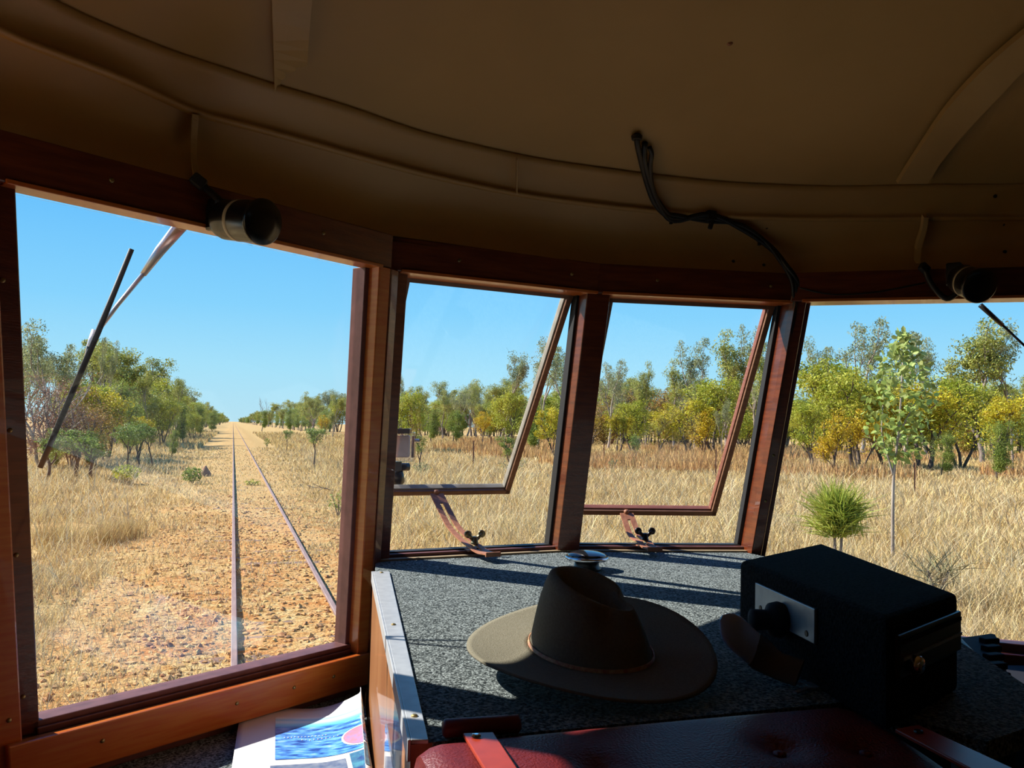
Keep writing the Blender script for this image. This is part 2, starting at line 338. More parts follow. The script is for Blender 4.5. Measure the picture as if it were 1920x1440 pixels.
rows += [[pp(lerp(P1[i]-.008, P2[i], t)+.012*math.sin(math.pi*t), PH[i], lerp(Z1, Z2, t)) for i in range(len(PH))] for t in np.linspace(.15, 1, 6)]
rows += [[pp(P2[i]+.004, PH[i], Z2+.006) for i in range(len(PH))]]
band = struct(MB().grid(rows).build('trim_5', M_cream, smooth=True))
def roofz(u): return Z2+.004+RISE*(1-u**2.2)
rows = [[pp(P2[i]*u, PH[i], roofz(u)) for i in range(len(PH))] for u in (1.03, 1.0, .97, .93, .88, .8, .7, .6, .5, .4, .3, .2, .1, .0)]
rf = MB().grid(rows)
roof = struct(rf.build('ceiling', M_cream2, smooth=True))
m = MB(); m.prism([(XL-.1, YB-.1), (XR+.1, YB-.1), (XR+.05, 1.1), (1.5, 1.55), (CX, 1.70), (.1, 1.55), (XL-.05, 1.1)], .80, .84)
m.build('ceiling_outer', M_cream2); struct(bpy.data.objects['ceiling_outer'])
m = MB(); m.add([(XL, YB, .5), (XR, YB, .5), (XR, YB, .9), (XL, YB, .9)], [(0, 1, 2, 3)])
# roof above the headers, outside: closes the gap between facets and roof slab
hl = [hz-.01 if PH[i] > -.85 or PH[i] < -1.4 else .405 for i in range(len(PH))]
PO = [P0[i]+.03 if -1.4 < PH[i] < -.85 else max(P0[i], P1[i])+.06 for i in range(len(PH))]
rows = [[pp(P0[i]+.012, PH[i], hl[i]) for i in range(len(PH))], [pp(PO[i], PH[i], hl[i]+.03) for i in range(len(PH))], [pp(PO[i], PH[i], .55) for i in range(len(PH))], [pp(PO[i]-.06, PH[i], .72) for i in range(len(PH))], [pp(P0[i]-.3, PH[i], .82) for i in range(len(PH))]]
struct(MB().grid(rows).build('wall_outer_dome', M_cream2, smooth=True))
def roof_hit(x, y, off=.003):
    v = ray(x, y); s_ = .6
    while s_ < 3.5:
        q = v*s_; dx, dy = q[0]-CX, q[1]-CY; a = math.atan2(dx, dy); r = math.hypot(dx, dy); R = polar(R2, a) if r > .01 else 1
        u = r/R
        if u < 1.02 and q[2] >= roofz(min(u, 1.0))-off: return q
        s_ += .004
    return v*1.5
def cove_hit(x, y, off=.004):
    v = ray(x, y); s_ = .8
    while s_ < 3.5:
        q = v*s_; dx, dy = q[0]-CX, q[1]-CY; a = math.atan2(dx, dy); r = math.hypot(dx, dy); z = q[2]
        if z < Z1: t = max(0, (z-hz)/(Z1-hz)); R = lerp(polar(R0, a), polar(R1, a), t)+.035*math.sin(math.pi*t)
        else: t = min(1, (z-Z1)/(Z2-Z1)); R = lerp(polar(R1, a)-.008, polar(R2, a), t)
        if r > R-off: return q
        s_ += .003
    return v*1.6
def batten(name, left, right, hit, m_):
    A = [hit(*q) for q in left]; B = [hit(*q) for q in right]; A = crom(A, 5); B = crom(B, 5)
    mb = MB(); A = [a*.992 for a in A]; B = [b*.992 for b in B]; th = np.array([0, -.002, -.005]); 
    mb.grid([[a+np.array([0, .004, .004]) for a in A], [a+th for a in A], [b+th for b in B], [b+np.array([0, .004, .004]) for b in B]])
    return struct(mb.build(name, m_))
batten('trim_6', [(508, -60), (510, 0), (513, 90), (515, 168)], [(590, -60), (585, 0), (578, 90), (573, 188)], roof_hit, M_batt)
batten('trim_7', [(1682, 341), (1722, 278), (1775, 200), (1840, 128), (1920, 58), (2000, 0)], [(1738, 341), (1770, 292), (1815, 238), (1865, 185), (1920, 128), (2000, 60)], roof_hit, M_batt)
batten('trim_8', [(361, 208), (359, 240), (358, 280), (362, 325), (372, 342)], [(373, 211), (371, 240), (369, 280), (372, 318), (382, 338)], cove_hit, M_batt)
batten('trim_9', [(1731, 404), (1727, 430), (1718, 460), (1716, 490)], [(1740, 404), (1736, 430), (1727, 460), (1724, 490)], cove_hit, M_batt)
# thin joint line in the cornice band and cove
batten('trim_10', [(968, 296), (968, 328), (968, 360)], [(970, 296), (970, 328), (970, 360)], cove_hit, M_cream2)
# screw heads and rust spots in the roof lining
for i, (x, y, hit) in enumerate(((1368, 79, roof_hit), (1866, 368, cove_hit), (1881, 421, cove_hit), (1884, 472, cove_hit), (1437, 427, cove_hit), (1375, 490, cove_hit), (1432, 497, cove_hit))):
    q = hit(x, y, .002); d = Vector(-q).normalized(); M = d.to_track_quat('Z', 'Y').to_matrix()
    o = MB().lathe([(.004 if i else .006, -.001), (.003, .0015)], 10, q, M).build('screw', M_rust if i == 0 else M_black)
    tag(o, ['rust spotted screw head in the cream ceiling', 'small dark screw in cornice band above right fan', 'upper of two dark screws in the far right cove panel', 'lower of two dark screws in the far right cove panel', 'small dark screw in cove just above the black cable', 'left of two dark screws low in cove under the cable', 'right of two dark screws low in cove beside the cable'][i], 'screw', 'screws in the roof lining')

# ---------------------------------------------------------------- opening sashes and their stays
def sash(fc, th, mats, label):
    top = fc.p(0, ZT, -.022); v = RK*(ZS-ZT); k = fc.d
    def rot(w, a): return w*math.cos(a)+np.cross(k, w)*math.sin(a)+k*(k@w)*(1-math.cos(a))
    # pick the sign of the swing that carries the foot outward
    a = math.radians(th); w1_ = rot(v, a); w = w1_ if (w1_@fc.n) < (v@fc.n) else rot(v, -a)
    H = np.linalg.norm(w); dn = w/H; out = np.cross(k, dn); out = out if out@fc.n < 0 else -out
    def P(t, h, o): return top+k*t+dn*h+out*o
    def bx(m, t0, t1, h0, h1, o0, o1): m.hexa([P(t0, h1, o0), P(t1, h1, o0), P(t1, h1, o1), P(t0, h1, o1), P(t0, h0, o0), P(t1, h0, o0), P(t1, h0, o1), P(t0, h0, o1)])
    root = thing('awning_sash', P(fc.L/2, H, 0), label, 'window sash')
    L = fc.L-.008; s0 = .006
    for nm, (t0, t1) in (('left_stile', (s0, s0+.014)), ('right_stile', (L-.014, L))):
        m = MB(); bx(m, t0, t1, 0, H, 0, .008); st_ = m.build(nm, mats[0], root, bevel=.0015)
        m = MB(); bx(m, t0-.003, t1+.001, 0, H, .008, .024); m.build('stile_facing', mats[1], st_, bevel=.0015)
    m = MB(); bx(m, s0, L, H-.014, H, 0, .008); st_ = m.build('bottom_rail', mats[0], root, bevel=.0015)
    m = MB(); bx(m, s0, L, H-.017, H-.001, .008, .024); m.build('rail_facing', mats[2], st_, bevel=.0015)
    m = MB(); bx(m, s0, L, 0, .012, 0, .02); m.build('top_rail', mats[0], root)
    m = MB(); bx(m, s0+.008, L-.008, .006, H-.008, .018, .021); m.build('pane', M_glass, root)
    return P, H, root
def stay(fc, P, H, t, endn, label, wing_dark):
    a = P(t, H-.008, -.004); c = fc.p(t, ZS-.004, .0); b = np.array([c[0], c[1], c[2]])+fc.n*.012+np.array([0, 0, .012]); e = np.array([*(fc.p(t, ZS)[:2]+fc.n[:2]*endn), ZS+.002])
    mid = lerp(a, b, .5)+np.array([0, 0, -.020])
    c_ = crom([a, lerp(a, b, .28)+np.array([0, 0, -.013]), mid, lerp(a, b, .78)+np.array([0, 0, -.012]), b, lerp(b, e, .5)+np.array([0, 0, -.005]), e], 6)
    root = thing('casement_stay', c, label, 'window stay', 'slotted stays holding the open sashes')
    N = len(c_); wd_ = .018; sl_ = .0042; m = MB()
    ts = fc.d
    tan = lambda i: (c_[min(i+1, N-1)]-c_[max(i-1, 0)])/np.linalg.norm(c_[min(i+1, N-1)]-c_[max(i-1, 0)])
    def strip(x0, x1, i0, i1):
        R = []
        for (x, o) in ((x0, 0), (x1, 0), (x1, 1), (x0, 1), (x0, 0)):
            row = []
            for i in range(i0, i1+1):
                nn = np.cross(ts, tan(i)); nn = nn if nn[2] > 0 else -nn; row.append(c_[i]+ts*x+nn*(.003*o))
            R.append(row)
        m.grid(R)
        k = i1-i0+1; 
    strip(-wd_, -sl_, 0, N-1); strip(sl_, wd_, 0, N-1); strip(-sl_, sl_, 0, 3); strip(-sl_, sl_, N-8, N-1)
    m.build('slotted_arm', M_rust, root)
    m = MB(); q = c_[0]; m.lathe([(.007, -.004), (.007, .004), (.004, .007)], 14, q+np.array([0, 0, .004])); m.build('pivot_rivet', M_rust, root, smooth=True)
    m = MB(); q = c_[-1]; M = Matrix.Rotation(math.atan2(ts[1], ts[0]), 3, 'Z'); m.box(q+np.array([0, 0, .001]), (.036, .005, .010), M); m.build('end_stop', M_rust, root, bevel=.001)
    m = MB(); m.box(lerp(c, b, .4)+np.array([0, 0, -.004]), (.026, .026, .004), M); m.build('mount_bracket', M_rust, root, bevel=.001)
    w = bpy.data.objects.new('wing_nut', None); m = MB(); q = b+np.array([0, 0, .004])+ts*.004
    m.lathe([(.009, 0), (.0095, .002), (.008, .004), (.0075, .014), (.005, .017)], 18, q)
    for sgn in (-1, 1):
        ctr = q+ts*(sgn*.017)+np.array([0, 0, .022]); Mx = Matrix.Rotation(math.atan2(ts[1], ts[0]), 3, 'Z') @ Matrix.Rotation(math.pi/2, 3, 'X')
        m.lathe([(.003, -.0025), (.0085, -.002), (.0085, .002), (.003, .0025)], 16, ctr, Mx)
        m.tube([q+ts*(sgn*.005)+np.array([0, 0, .010]), ctr], [.0045, .005], 8)
    m.build('wing_nut', M_wing if not wing_dark else M_black, root, smooth=True)
P2_, H2, s2 = sash(F2, 21.2, (M_sashb, M_sashg, M_sashg), 'weathered grey-brown glazed sash pushed out at the foot, left of centre post')
P3_, H3, s3 = sash(F3, 13.0, (M_sashb, M_sashr, M_sashr), 'red-brown glazed sash pushed out at the foot, right of centre post')
stay(F2, P2_, H2, .197, .115, 'rust-red slotted stay with brass wing nut holding the left open sash', False)
stay(F3, P3_, H3, .160, .100, 'rust-red slotted stay with black wing nut holding the right open sash', True)
# ---------------------------------------------------------------- dashboard and side shelf
DZ = -.290
dash = thing('dashboard', (.76, 1.3, FZ), 'raised grey carpeted dashboard under the two middle windows', 'dashboard')
tL0, tL1 = onz(700, 1072, DZ+.006)[:2], onz(770, 1380, DZ+.006)[:2]
tR0, tR1 = onz(731, 1072, DZ+.006)[:2], onz(803, 1380, DZ+.006)[:2]
tL0 = lerp(tL0, tL1, -.02); tR0 = lerp(tR0, tR1, -.02); tL1 = lerp(tL0, tL1, 1.004); tR1 = lerp(tR0, tR1, 1.004)
bk = [F2.p(0, DZ, .02), F2.p(F2.L+.03, DZ, .02), F3.p(F3.L+.0, DZ, .02)]
poly = [tuple(tL0+np.array([.004, 0])), (F1.p(F1.L+.05, DZ, .03)[0], F1.p(F1.L+.05, DZ, .03)[1]), *[(q[0], q[1]) for q in bk], (1.22, 1.66), (1.15, 1.25), (1.0, .98), (.86, .70), (.70, .655), (.66, .79), tuple(tL1+np.array([.004, 0]))]
m = MB(); m.prism(poly, DZ-.02, DZ); m.build('carpeted_top', M_carpet, dash)
m = MB(); m.prism([tuple(tL0), tuple(tR0), tuple(tR1), tuple(tL1)], DZ, DZ+.004)
m.prism([tuple(tL0-np.array([.003, 0])), tuple(tL0), tuple(tL1), tuple(tL1-np.array([.003, 0]))], DZ-.016, DZ+.004); trim_ = m.build('aluminium_edge_trim', M_alu, dash, bevel=.0008)
for t in (.02, .50, .93):
    q = lerp(lerp(tL0, tR0, .5), lerp(tL1, tR1, .5), t); m = MB(); m.lathe([(.0035, 0), (.0035, .001), (.002, .002)], 12, (q[0], q[1], DZ+.004)); m.build('screw', M_brass, trim_)
SZ = -.575
m = MB(); m.prism([tuple(tL0), tuple(tL0+np.array([.02, 0])), tuple(tL1+np.array([.02, 0])), tuple(tL1)], SZ-.3, DZ-.0005); m.build('side_panel', M_orange, dash)
m = MB(); m.prism([(tL1[0]+.02, tL1[1]+.002), (.66, .795), (.66, .81), (tL1[0]+.02, tL1[1]+.018)], FZ, DZ-.021); m.build('front_panel', M_dark, dash)
shelf = thing('side_shelf', (0, 1.3, FZ), 'lower grey carpeted shelf below the left window', 'shelf')
pa, pb = F1.p(-.10, SZ, .03), F1.p(F1.L+.03, SZ, .03)
m = MB(); m.prism([(pa[0], pa[1]), (pb[0], pb[1]), (tL0[0]-.001, tL0[1]), (tL1[0]-.001, tL1[1]), (tL1[0]-.001, .72), (XL+.01, .72), (XL+.01, 1.25)], SZ-.02, SZ); m.build('carpeted_top', M_carpet, shelf)
m = MB(); m.prism([(XL+.01, .72), (tL1[0]-.001, .72), (tL1[0]-.001, .74), (XL+.01, .74)], FZ, SZ-.02); m.build('front_panel', M_dark, shelf)
# dome cap on the dashboard
q = onz(1100, 1068, DZ)
cap = thing('vent_cap', q, 'black domed cap with chrome rim standing on the dashboard below the centre post', 'vent cap')
m = MB(); m.lathe([(.030, 0), (.030, .004), (.026, .008), (.025, .020)], 40, q); m.build('base', M_black, cap, smooth=True)
m = MB(); m.lathe([(.030, .018), (.044, .021), (.0465, .0245), (.044, .028)], 48, q); m.build('chrome_rim', M_chrome, cap, smooth=True)
m = MB(); m.lathe([(.0445, .0275), (.036, .0335), (.025, .037), (.012, .039), (.002, .0395)], 48, q); m.build('dome', mat('gloss_black_dome', (.015, .017, .02), .12, coat=.5), cap, smooth=True)
# ---------------------------------------------------------------- hat
HC = onz(1106, 1236, -.272)[:2]; HA = math.radians(-52)       # long axis direction
hat = thing('felt_hat', (HC[0], HC[1], DZ), 'khaki felt bush hat with plaited band lying on the dashboard', 'hat')
ax = np.array([math.cos(HA), math.sin(HA)]); ay = np.array([-ax[1], ax[0]])
def hp(u, v, z): q = HC+ax*u+ay*v; return np.array([q[0], q[1], DZ+z])
def brimz(th, s):                      # sides curl up, ends dip
    return .004+.024*s*s*max(0, abs(math.sin(th)))**2.2+ .004*(1-s)
NT = 72; rowsT = []
ca, cb = .092, .074                     # crown base half-axes
for s in np.linspace(0, 1, 12):
    rowsT.append([hp(lerp(ca,   .176, s)*math.cos(2*math.pi*k/NT), lerp(cb,   .172, s)*math.sin(2*math.pi*k/NT), brimz(2*math.pi*k/NT, s)+.004) for k in range(NT)])
m = MB(); m.grid(rowsT, closed=True); m.build('brim', M_felt, hat, smooth=True, solid=.003)
def crown(sc, h):
    return 0
rowsC = []
CH = .108
for h in np.linspace(0, 1, 16):
    row = []
    for k in range(NT):
        th = 2*math.pi*k/NT; c, s = math.cos(th), math.sin(th)
        taper = 1-.20*h-.10*h**4
        a_, b_ = ca*taper, cb*(1-.30*h-.06*h**4)
        # pinch at the front of the crown
        pin = 1-.30*h*h*math.exp(-((abs(th if th < math.pi else th-2*math.pi)-.75)/.38)**2)
        ridge = CH*(1.0-.30*(c*.5+.5)**1.3)
        row.append(hp(a_*c*pin, b_*s*pin, .006+h*ridge+0*s))
    rowsC.append(row)
last = rowsC[-1]; ctr = hp(0, 0, 0)
for t in (.94, .84, .68, .5, .3, .12):
    row = []
    for k in range(NT):
        th = 2*math.pi*k/NT; p_ = last[k]; q = ctr+(p_-ctr)*np.array([t, t, 1]);
        v_ = (q[:2]-HC)@ay; w_ = (1-t)
        q[2] = p_[2]+.006*min(1, w_*6)-.036*min(1, max(0, w_-.05)*1.7)*math.exp(-(v_/.030)**2)-.010*w_
        row.append(q)
    rowsC.append(row)
m = MB(); m.grid(rowsC, closed=True); m.add(rowsC[-1], [tuple(range(NT))]); m.build('crown', M_felt, hat, smooth=True)
rowsB = [[hp((ca+.0015)*math.cos(2*math.pi*k/NT)*(1-.2*h), (cb+.0015)*math.sin(2*math.pi*k/NT)*(1-.3*h), .006+z) for k in range(NT)] for h, z in ((.0, .002), (.1, .012))]
m = MB(); m.grid(rowsB, closed=True); m.build('hat_band', M_band, hat, smooth=True, solid=.002)
hat.rotation_mode = 'QUATERNION'
from mathutils import Quaternion
hat.rotation_quaternion = Quaternion(Vector((rt[0], rt[1], 0)).normalized(), math.radians(9)); hat.location.z += .020; hat.scale = (.84, .84, .86)
# ---------------------------------------------------------------- radio box
BZ = -.178
bxp = [onz(x, y, BZ) for x, y in ((1387, 1050), (1540, 1017), (1797, 1112), (1662, 1160))]
rb = thing('radio_box', (np.mean([q[0] for q in bxp]), np.mean([q[1] for q in bxp]), DZ), 'charcoal carpet covered box housing a radio, on the right of the dashboard', 'box')
m = MB(); m.hexa([(q[0], q[1], DZ) for q in bxp]+[(q[0], q[1], BZ) for q in bxp]); m.build('carpeted_case', M_carpetd, rb, bevel=.008)
A, B, C, D = [np.array([q[0], q[1], 0]) for q in bxp]
def facepts(p, q, s0, s1, z0, z1, o):
    d = (q-p)/np.linalg.norm(q-p); n = np.array([d[1], -d[0], 0]); n = n if n@(-(p+q)/2) > 0 else -n; L = np.linalg.norm(q-p)
    return [p+d*L*s+n*w+np.array([0, 0, z]) for z, s, w in ((z0, s0, 0), (z0, s1, 0), (z0, s1, o), (z0, s0, o), (z1, s0, 0), (z1, s1, 0), (z1, s1, o), (z1, s0, o))], n, d, L
pts_, n_, d_, L_ = facepts(A, D, .17, .62, DZ+.052, BZ-.020, .004)
m = MB(); m.hexa(pts_); plate_ = m.build('metal_plate', M_plate, rb, bevel=.001)
for s_, z_ in ((.22, DZ+.062), (.57, DZ+.060)):
    q = A+d_*L_*s_+n_*.004+np.array([0, 0, z_]); m = MB(); m.lathe([(.004, -.001), (.0035, .001)], 12, q, Vector(n_).to_track_quat('Z', 'Y').to_matrix()); m.build('screw', M_black, plate_)
q = A+d_*L_*.40+n_*.004+np.array([0, 0, DZ+.062]); m = MB(); m.lathe([(.020, 0), (.022, .006), (.020, .016), (.012, .020), (.013, .040), (.004, .043)], 24, q, Vector(n_).to_track_quat('Z', 'Y').to_matrix()); m.build('microphone_socket', M_dark, plate_, smooth=True)
pts_, n2_, d2_, L2_ = facepts(D, C, .08, .96, DZ+.050, BZ-.018, .006)
m = MB(); m.hexa(pts_); rad = m.build('radio_face', M_black, rb, bevel=.002)
pts_, *_ = facepts(D, C, .12, .94, BZ-.028, BZ-.024, .0075); m = MB(); m.hexa(pts_); m.build('cassette_slot', M_dark, rad)
pts_, *_ = facepts(D, C, .12, .94, BZ-.044, BZ-.041, .0080); m = MB(); m.hexa(pts_); m.build('trim_line', M_plate, rad)
q = D+d2_*L2_*.22+n2_*.006+np.array([0, 0, DZ+.062]); m = MB(); m.lathe([(.009, 0), (.009, .010), (.007, .012)], 20, q, Vector(n2_).to_track_quat('Z', 'Y').to_matrix()); m.build('volume_knob', M_chrome, rad, smooth=True)
# pale handset curling beside the box
hs = thing('telephone_handset', onz(1440, 1230, DZ), 'tan radio handset with pale rounded end lying against the carpeted box', 'handset')
c_ = crom([onz(1352, 1158, DZ+.075), onz(1384, 1190, DZ+.055), onz(1420, 1222, DZ+.034), onz(1455, 1246, DZ+.022), onz(1500, 1262, DZ+.017)], 5)
def tongue(cs, wd, m_, nm):
    R_ = []
    for i, c in enumerate(cs):
        t_ = cs[min(i+1, len(cs)-1)]-cs[max(i-1, 0)]; t_ = t_/np.linalg.norm(t_); sd = np.cross(t_, np.array([-fw[0], -fw[1], .8])); sd /= np.linalg.norm(sd); nn = np.cross(sd, t_)
        R_.append([c+sd*wd[i]*math.cos(a)+nn*wd[i]*.28*math.sin(a) for a in np.linspace(0, 2*math.pi, 21)[:-1]])
    m = MB(); m.grid(R_, closed=True); m.add(R_[0], [tuple(range(20))]); m.add(R_[-1], [tuple(range(20))]); m.build(nm, m_, hs, smooth=True)
tongue(c_[:10], [.004, .012, .0175, .020, .0215, .022, .0222, .022, .022, .022], M_grip, 'earpiece')
tongue(c_[9:], [.022]*3+[.021, .020, .019]+[.018]*(len(c_)-15), M_tan, 'grip')
# ring of keys in front of the box
kq = onz(1545, 1290, DZ)
ks = thing('key_ring', kq, 'dull steel key ring with two keys lying in shade below the radio box', 'keys')
m = MB(); m.tube([kq+np.array([.015*math.cos(a), .015*math.sin(a), .003]) for a in np.linspace(0, 2*math.pi, 25)], .0013, 6, cap=False); m.build('ring', M_plate, ks, smooth=True)
for dx, rz in ((-.028, .4), (-.022, -.5)):
    M = Matrix.Rotation(rz, 3, 'Z'); m = MB(); m.lathe([(.010, 0), (.010, .002)], 16, kq+np.array([dx*.6, 0, .001+abs(rz)*.004])); m.box(kq+np.array([dx*1.4, rz*-.03, .002+abs(rz)*.004]), (.030, .005, .002), M); m.build('key', M_plate, ks)
# driver's console to the right of the box
cq = [onz(x, y, -.33) for x, y in ((1782, 1184), (1868, 1172), (1905, 1290), (1800, 1300))]
con = thing('control_console', (cq[0][0], cq[0][1], FZ), 'dark grey control console with rows of buttons at the right of the dashboard', 'console')
m = MB(); m.hexa([(q[0], q[1], FZ) for q in cq]+[(q[0], q[1], -.34) for q in cq]); m.build('housing', M_dark, con, bevel=.01)
for k in range(5):
    q = lerp(lerp(cq[0], cq[3], .2+.14*k), lerp(cq[1], cq[2], .2+.14*k), .78); m = MB(); m.box((q[0], q[1], -.337), (.03, .016, .010)); m.build('button', M_dark, con, bevel=.002)
# low console bay filling the right foot of the cab
bay = thing('equipment_cabinet', (1.6, 1.0, FZ), 'dark equipment cabinet below the right window beside the console', 'cabinet')
m = MB(); m.prism([(1.33, .62), (1.88, .62), (1.88, 1.20), (F4.p(F4.L, -.5, .05)[0], F4.p(F4.L, -.5, .05)[1]), (1.36, 1.58), (1.325, .9)], FZ, -.50); m.build('body', M_dark, bay, bevel=.005)
m = MB(); m.tube(crom([(1.36, 1.02, -.42), (1.5, .96, -.41), (1.75, .93, -.41)], 4), .012, 10); m.build('pipe', M_plate, bay, smooth=True)
for x in (1.36, 1.75): m = MB(); m.tube([(x, 1.02 if x < 1.5 else .93, -.42), (x, 1.02 if x < 1.5 else .93, -.505)], .008, 8); m.build('pipe_bracket', M_dark, bay)
cc = crom([onz(1800, 1200, -.31), onz(1838, 1245, -.30), onz(1858, 1320, -.30), onz(1850, 1400, -.34), onz(1838, 1470, -.42)], 6)
tag(MB().tube(cc, .0035, 8).build('coiled_lead', M_cable, smooth=True), 'thin black lead looping down in front of the control console', 'cable')
# ---------------------------------------------------------------- red seat back at the foot of the picture
ZQ = -.282
s_l, s_r = onz(782, 1388, ZQ), onz(1500, 1324, ZQ)
seat = thing('seat_back', (.40, .60, FZ), 'dark red vinyl padded seat back with buttons and screwed straps in the foreground', 'seat')
x0, x1, yb = s_l[0], .630, s_l[1]
def cushion(u, v):                      # u along the width, v from the top rear edge towards the eye
    x = lerp(x0, x1, u); y = yb-.235*v+.004*math.sin(u*3.1); e = min(u, 1-u)*(x1-x0); ev = min(v, 1)*.235
    z = ZQ-.008*max(0, 1-e/.02)**2-.008*max(0, 1-ev/.02)**2-.035*v*v
    for bu, bv in ((.30, .36), (.70, .36), (.88, .42)):
        z -= .010*math.exp(-(((u-bu)*.47)**2+((v-bv)*.235)**2)/.0004)
    return (x, y, z)
G = [[cushion(u, v) for u in np.linspace(0, 1, 49)] for v in np.linspace(0, 1, 25)]
m = MB(); m.grid(G)
m.grid([[(p[0], p[1]+.004, -.8) for p in G[0]], [(p[0], p[1]+.003, p[2]-.012) for p in G[0]], G[0]])
m.grid([[r[0] for r in G], [(r[0][0]-.003, r[0][1], r[0][2]-.012) for r in G], [(r[0][0]-.003, r[0][1], -.8) for r in G]])
m.grid([[(r[-1][0], r[-1][1], -.8) for r in G], [r[-1] for r in G]]); m.grid([G[-1], [(p[0], p[1], -.8) for p in G[-1]]])
m.build('cushion', M_vinyl, seat, smooth=True)
for bu, bv in ((.30, .36), (.70, .36), (.88, .42)):
    q = cushion(bu, bv); m = MB(); m.lathe([(.006, 0), (.006, .003), (.003, .0045)], 14, q); m.build('button', M_vinyl, seat, smooth=True)
def strap(px, name='strap'):
    P4 = [onz(x, y, ZQ+.004) for x, y in px]; R = []
    for a, b in ((P4[0], P4[1]),): pass
    m = MB(); lo = np.array([0, 0, .004]); m.hexa([P4[0]-lo, P4[1]-lo, P4[2]-lo, P4[3]-lo, *P4]); m.build(name, M_strap, seat, bevel=.001)
strap([(868, 1374), (925, 1372), (1010, 1500), (945, 1500)]); strap([(1678, 1366), (1722, 1358), (1965, 1470), (1895, 1480)])
q = onz(893, 1380, ZQ+.005); m = MB(); m.lathe([(.0045, 0), (.004, .0015), (.002, .002)], 14, q); m.build('screw', M_chrome, seat)
q = onz(1722, 1372, ZQ+.005); m = MB(); m.lathe([(.0045, 0), (.004, .0015), (.002, .002)], 14, q); m.build('screw', M_black, seat)
m = MB(); m.box((.40, .60, -.95), (.06, .06, .30)); m.build('pedestal', M_dark, seat)
rod = [onz(830, 1366, DZ+.009), onz(975, 1357, DZ+.009)]
tag(MB().tube([lerp(rod[0], rod[1], t) for t in (0, .03, .97, 1)], [.006, .0085, .0085, .006], 16).build('rolled_flag', mat('dark_red_cloth', (.22, .02, .02), .5), smooth=True), 'short dark red roll lying on the dashboard behind the seat back', 'flag')
# ---------------------------------------------------------------- brochures on the shelf
def artmat():
    m = bpy.data.materials.new('reef_photo_print'); m.use_nodes = True; nt = m.node_tree; L = nt.links.new; b = nt.nodes['Principled BSDF']; b.inputs['Roughness'].default_value = .25
    uv = nd(nt, 'ShaderNodeUVMap'); sp = nd(nt, 'ShaderNodeSeparateXYZ'); L(uv.outputs[0], sp.inputs[0])
    mp = nd(nt, 'ShaderNodeMapping'); mp.inputs['Scale'].default_value = (3, 9, 1); L(uv.outputs[0], mp.inputs[0])
    n = nd(nt, 'ShaderNodeTexNoise'); n.inputs['Scale'].default_value = 2.2; n.inputs['Detail'].default_value = 7; L(mp.outputs[0], n.inputs['Vector'])
    r1 = nd(nt, 'ShaderNodeValToRGB'); e = r1.color_ramp.elements; e[0].position = .36; e[0].color = (.02, .06, .28, 1); e[1].position = .72; e[1].color = (.45, .50, .75, 1); q = e.new(.5); q.color = (.08, .26, .66, 1); q = e.new(.6); q.color = (.15, .42, .80, 1); L(n.outputs[0], r1.inputs[0])
    r2 = nd(nt, 'ShaderNodeValToRGB'); e = r2.color_ramp.elements; e[0].position = .70; e[0].color = (.04, .42, .85, 1); e[1].position = 1.; e[1].color = (.85, .9, .9, 1); q = e.new(.80); q.color = (.20, .68, .92, 1); q = e.new(.88); q.color = (.62, .88, .95, 1); q = e.new(.93); q.color = (.3, .7, .92, 1); L(sp.outputs[1], r2.inputs[0])
    mr = nd(nt, 'ShaderNodeMapRange'); mr.inputs[1].default_value = .70; mr.inputs[2].default_value = .78; L(sp.outputs[1], mr.inputs[0])
    mx = nd(nt, 'ShaderNodeMix', data_type='RGBA'); L(mr.outputs[0], mx.inputs[0]); L(r1.outputs[0], mx.inputs[6]); L(r2.outputs[0], mx.inputs[7]); L(mx.outputs[2], b.inputs['Base Color']); return m
M_art = artmat(); M_coral = mat('pink_coral_photo', (.80, .28, .33), .3, (.45, .30, .55), 120, detail=3)
BZp = SZ+.014
bl = [onz(x, y, BZp) for x, y in ((452, 1327), (692, 1332), (745, 1470), (425, 1500))]
def panel_x(y): return tL0[0]+(tL1[0]-tL0[0])*(y-tL0[1])/(tL1[1]-tL0[1])-.016
def page(u, v, off=0.):                 # u left->right, v far->near ; the right edge bends up against the side panel
    q = lerp(lerp(bl[0], bl[1], u), lerp(bl[3], bl[2], u), v); q[0] = min(q[0], lerp(q[0], panel_x(q[1]), u**6)); c = max(0, u-.5)/.5
    q[2] = BZp+c*c*(.028+.018*(1-v)**4)+off; return q
bro = thing('brochure', lerp(bl[0], bl[2], .5)*np.array([1, 1, 0])+np.array([0, 0, SZ]), 'open brochure with blue reef photo and curled corner lying on the shelf', 'brochure')
m = MB(); m.grid([[page(u, v) for u in np.linspace(0, 1, 25)] for v in np.linspace(0, 1, 17)]); m.build('page', M_white, bro, smooth=True, solid=.001)
m = MB(); m.prism([(q[0], q[1]) for q in (page(.02, .02), page(.6, .02), page(.6, .98), page(.02, .98))], SZ, BZp-.002); m.build('lower_pages', M_white, bro)
def uvset(o, nu, nv):
    me = o.data; uvl = me.uv_layers.new(name='UVMap'); 
    for lp in me.loops: i = lp.vertex_index % (nu*nv); uvl.data[lp.index].uv = ((i % nu)/(nu-1), 1-(i//nu)/(nv-1))
U0, U1, V0, V1 = .27, 1., .14, .66
m = MB(); m.grid([[page(u, v, .0012) for u in np.linspace(U0, U1, 33)] for v in np.linspace(V0, V1, 17)]); reef = o = m.build('reef_photo', M_art, bro, smooth=True); uvset(o, 33, 17)
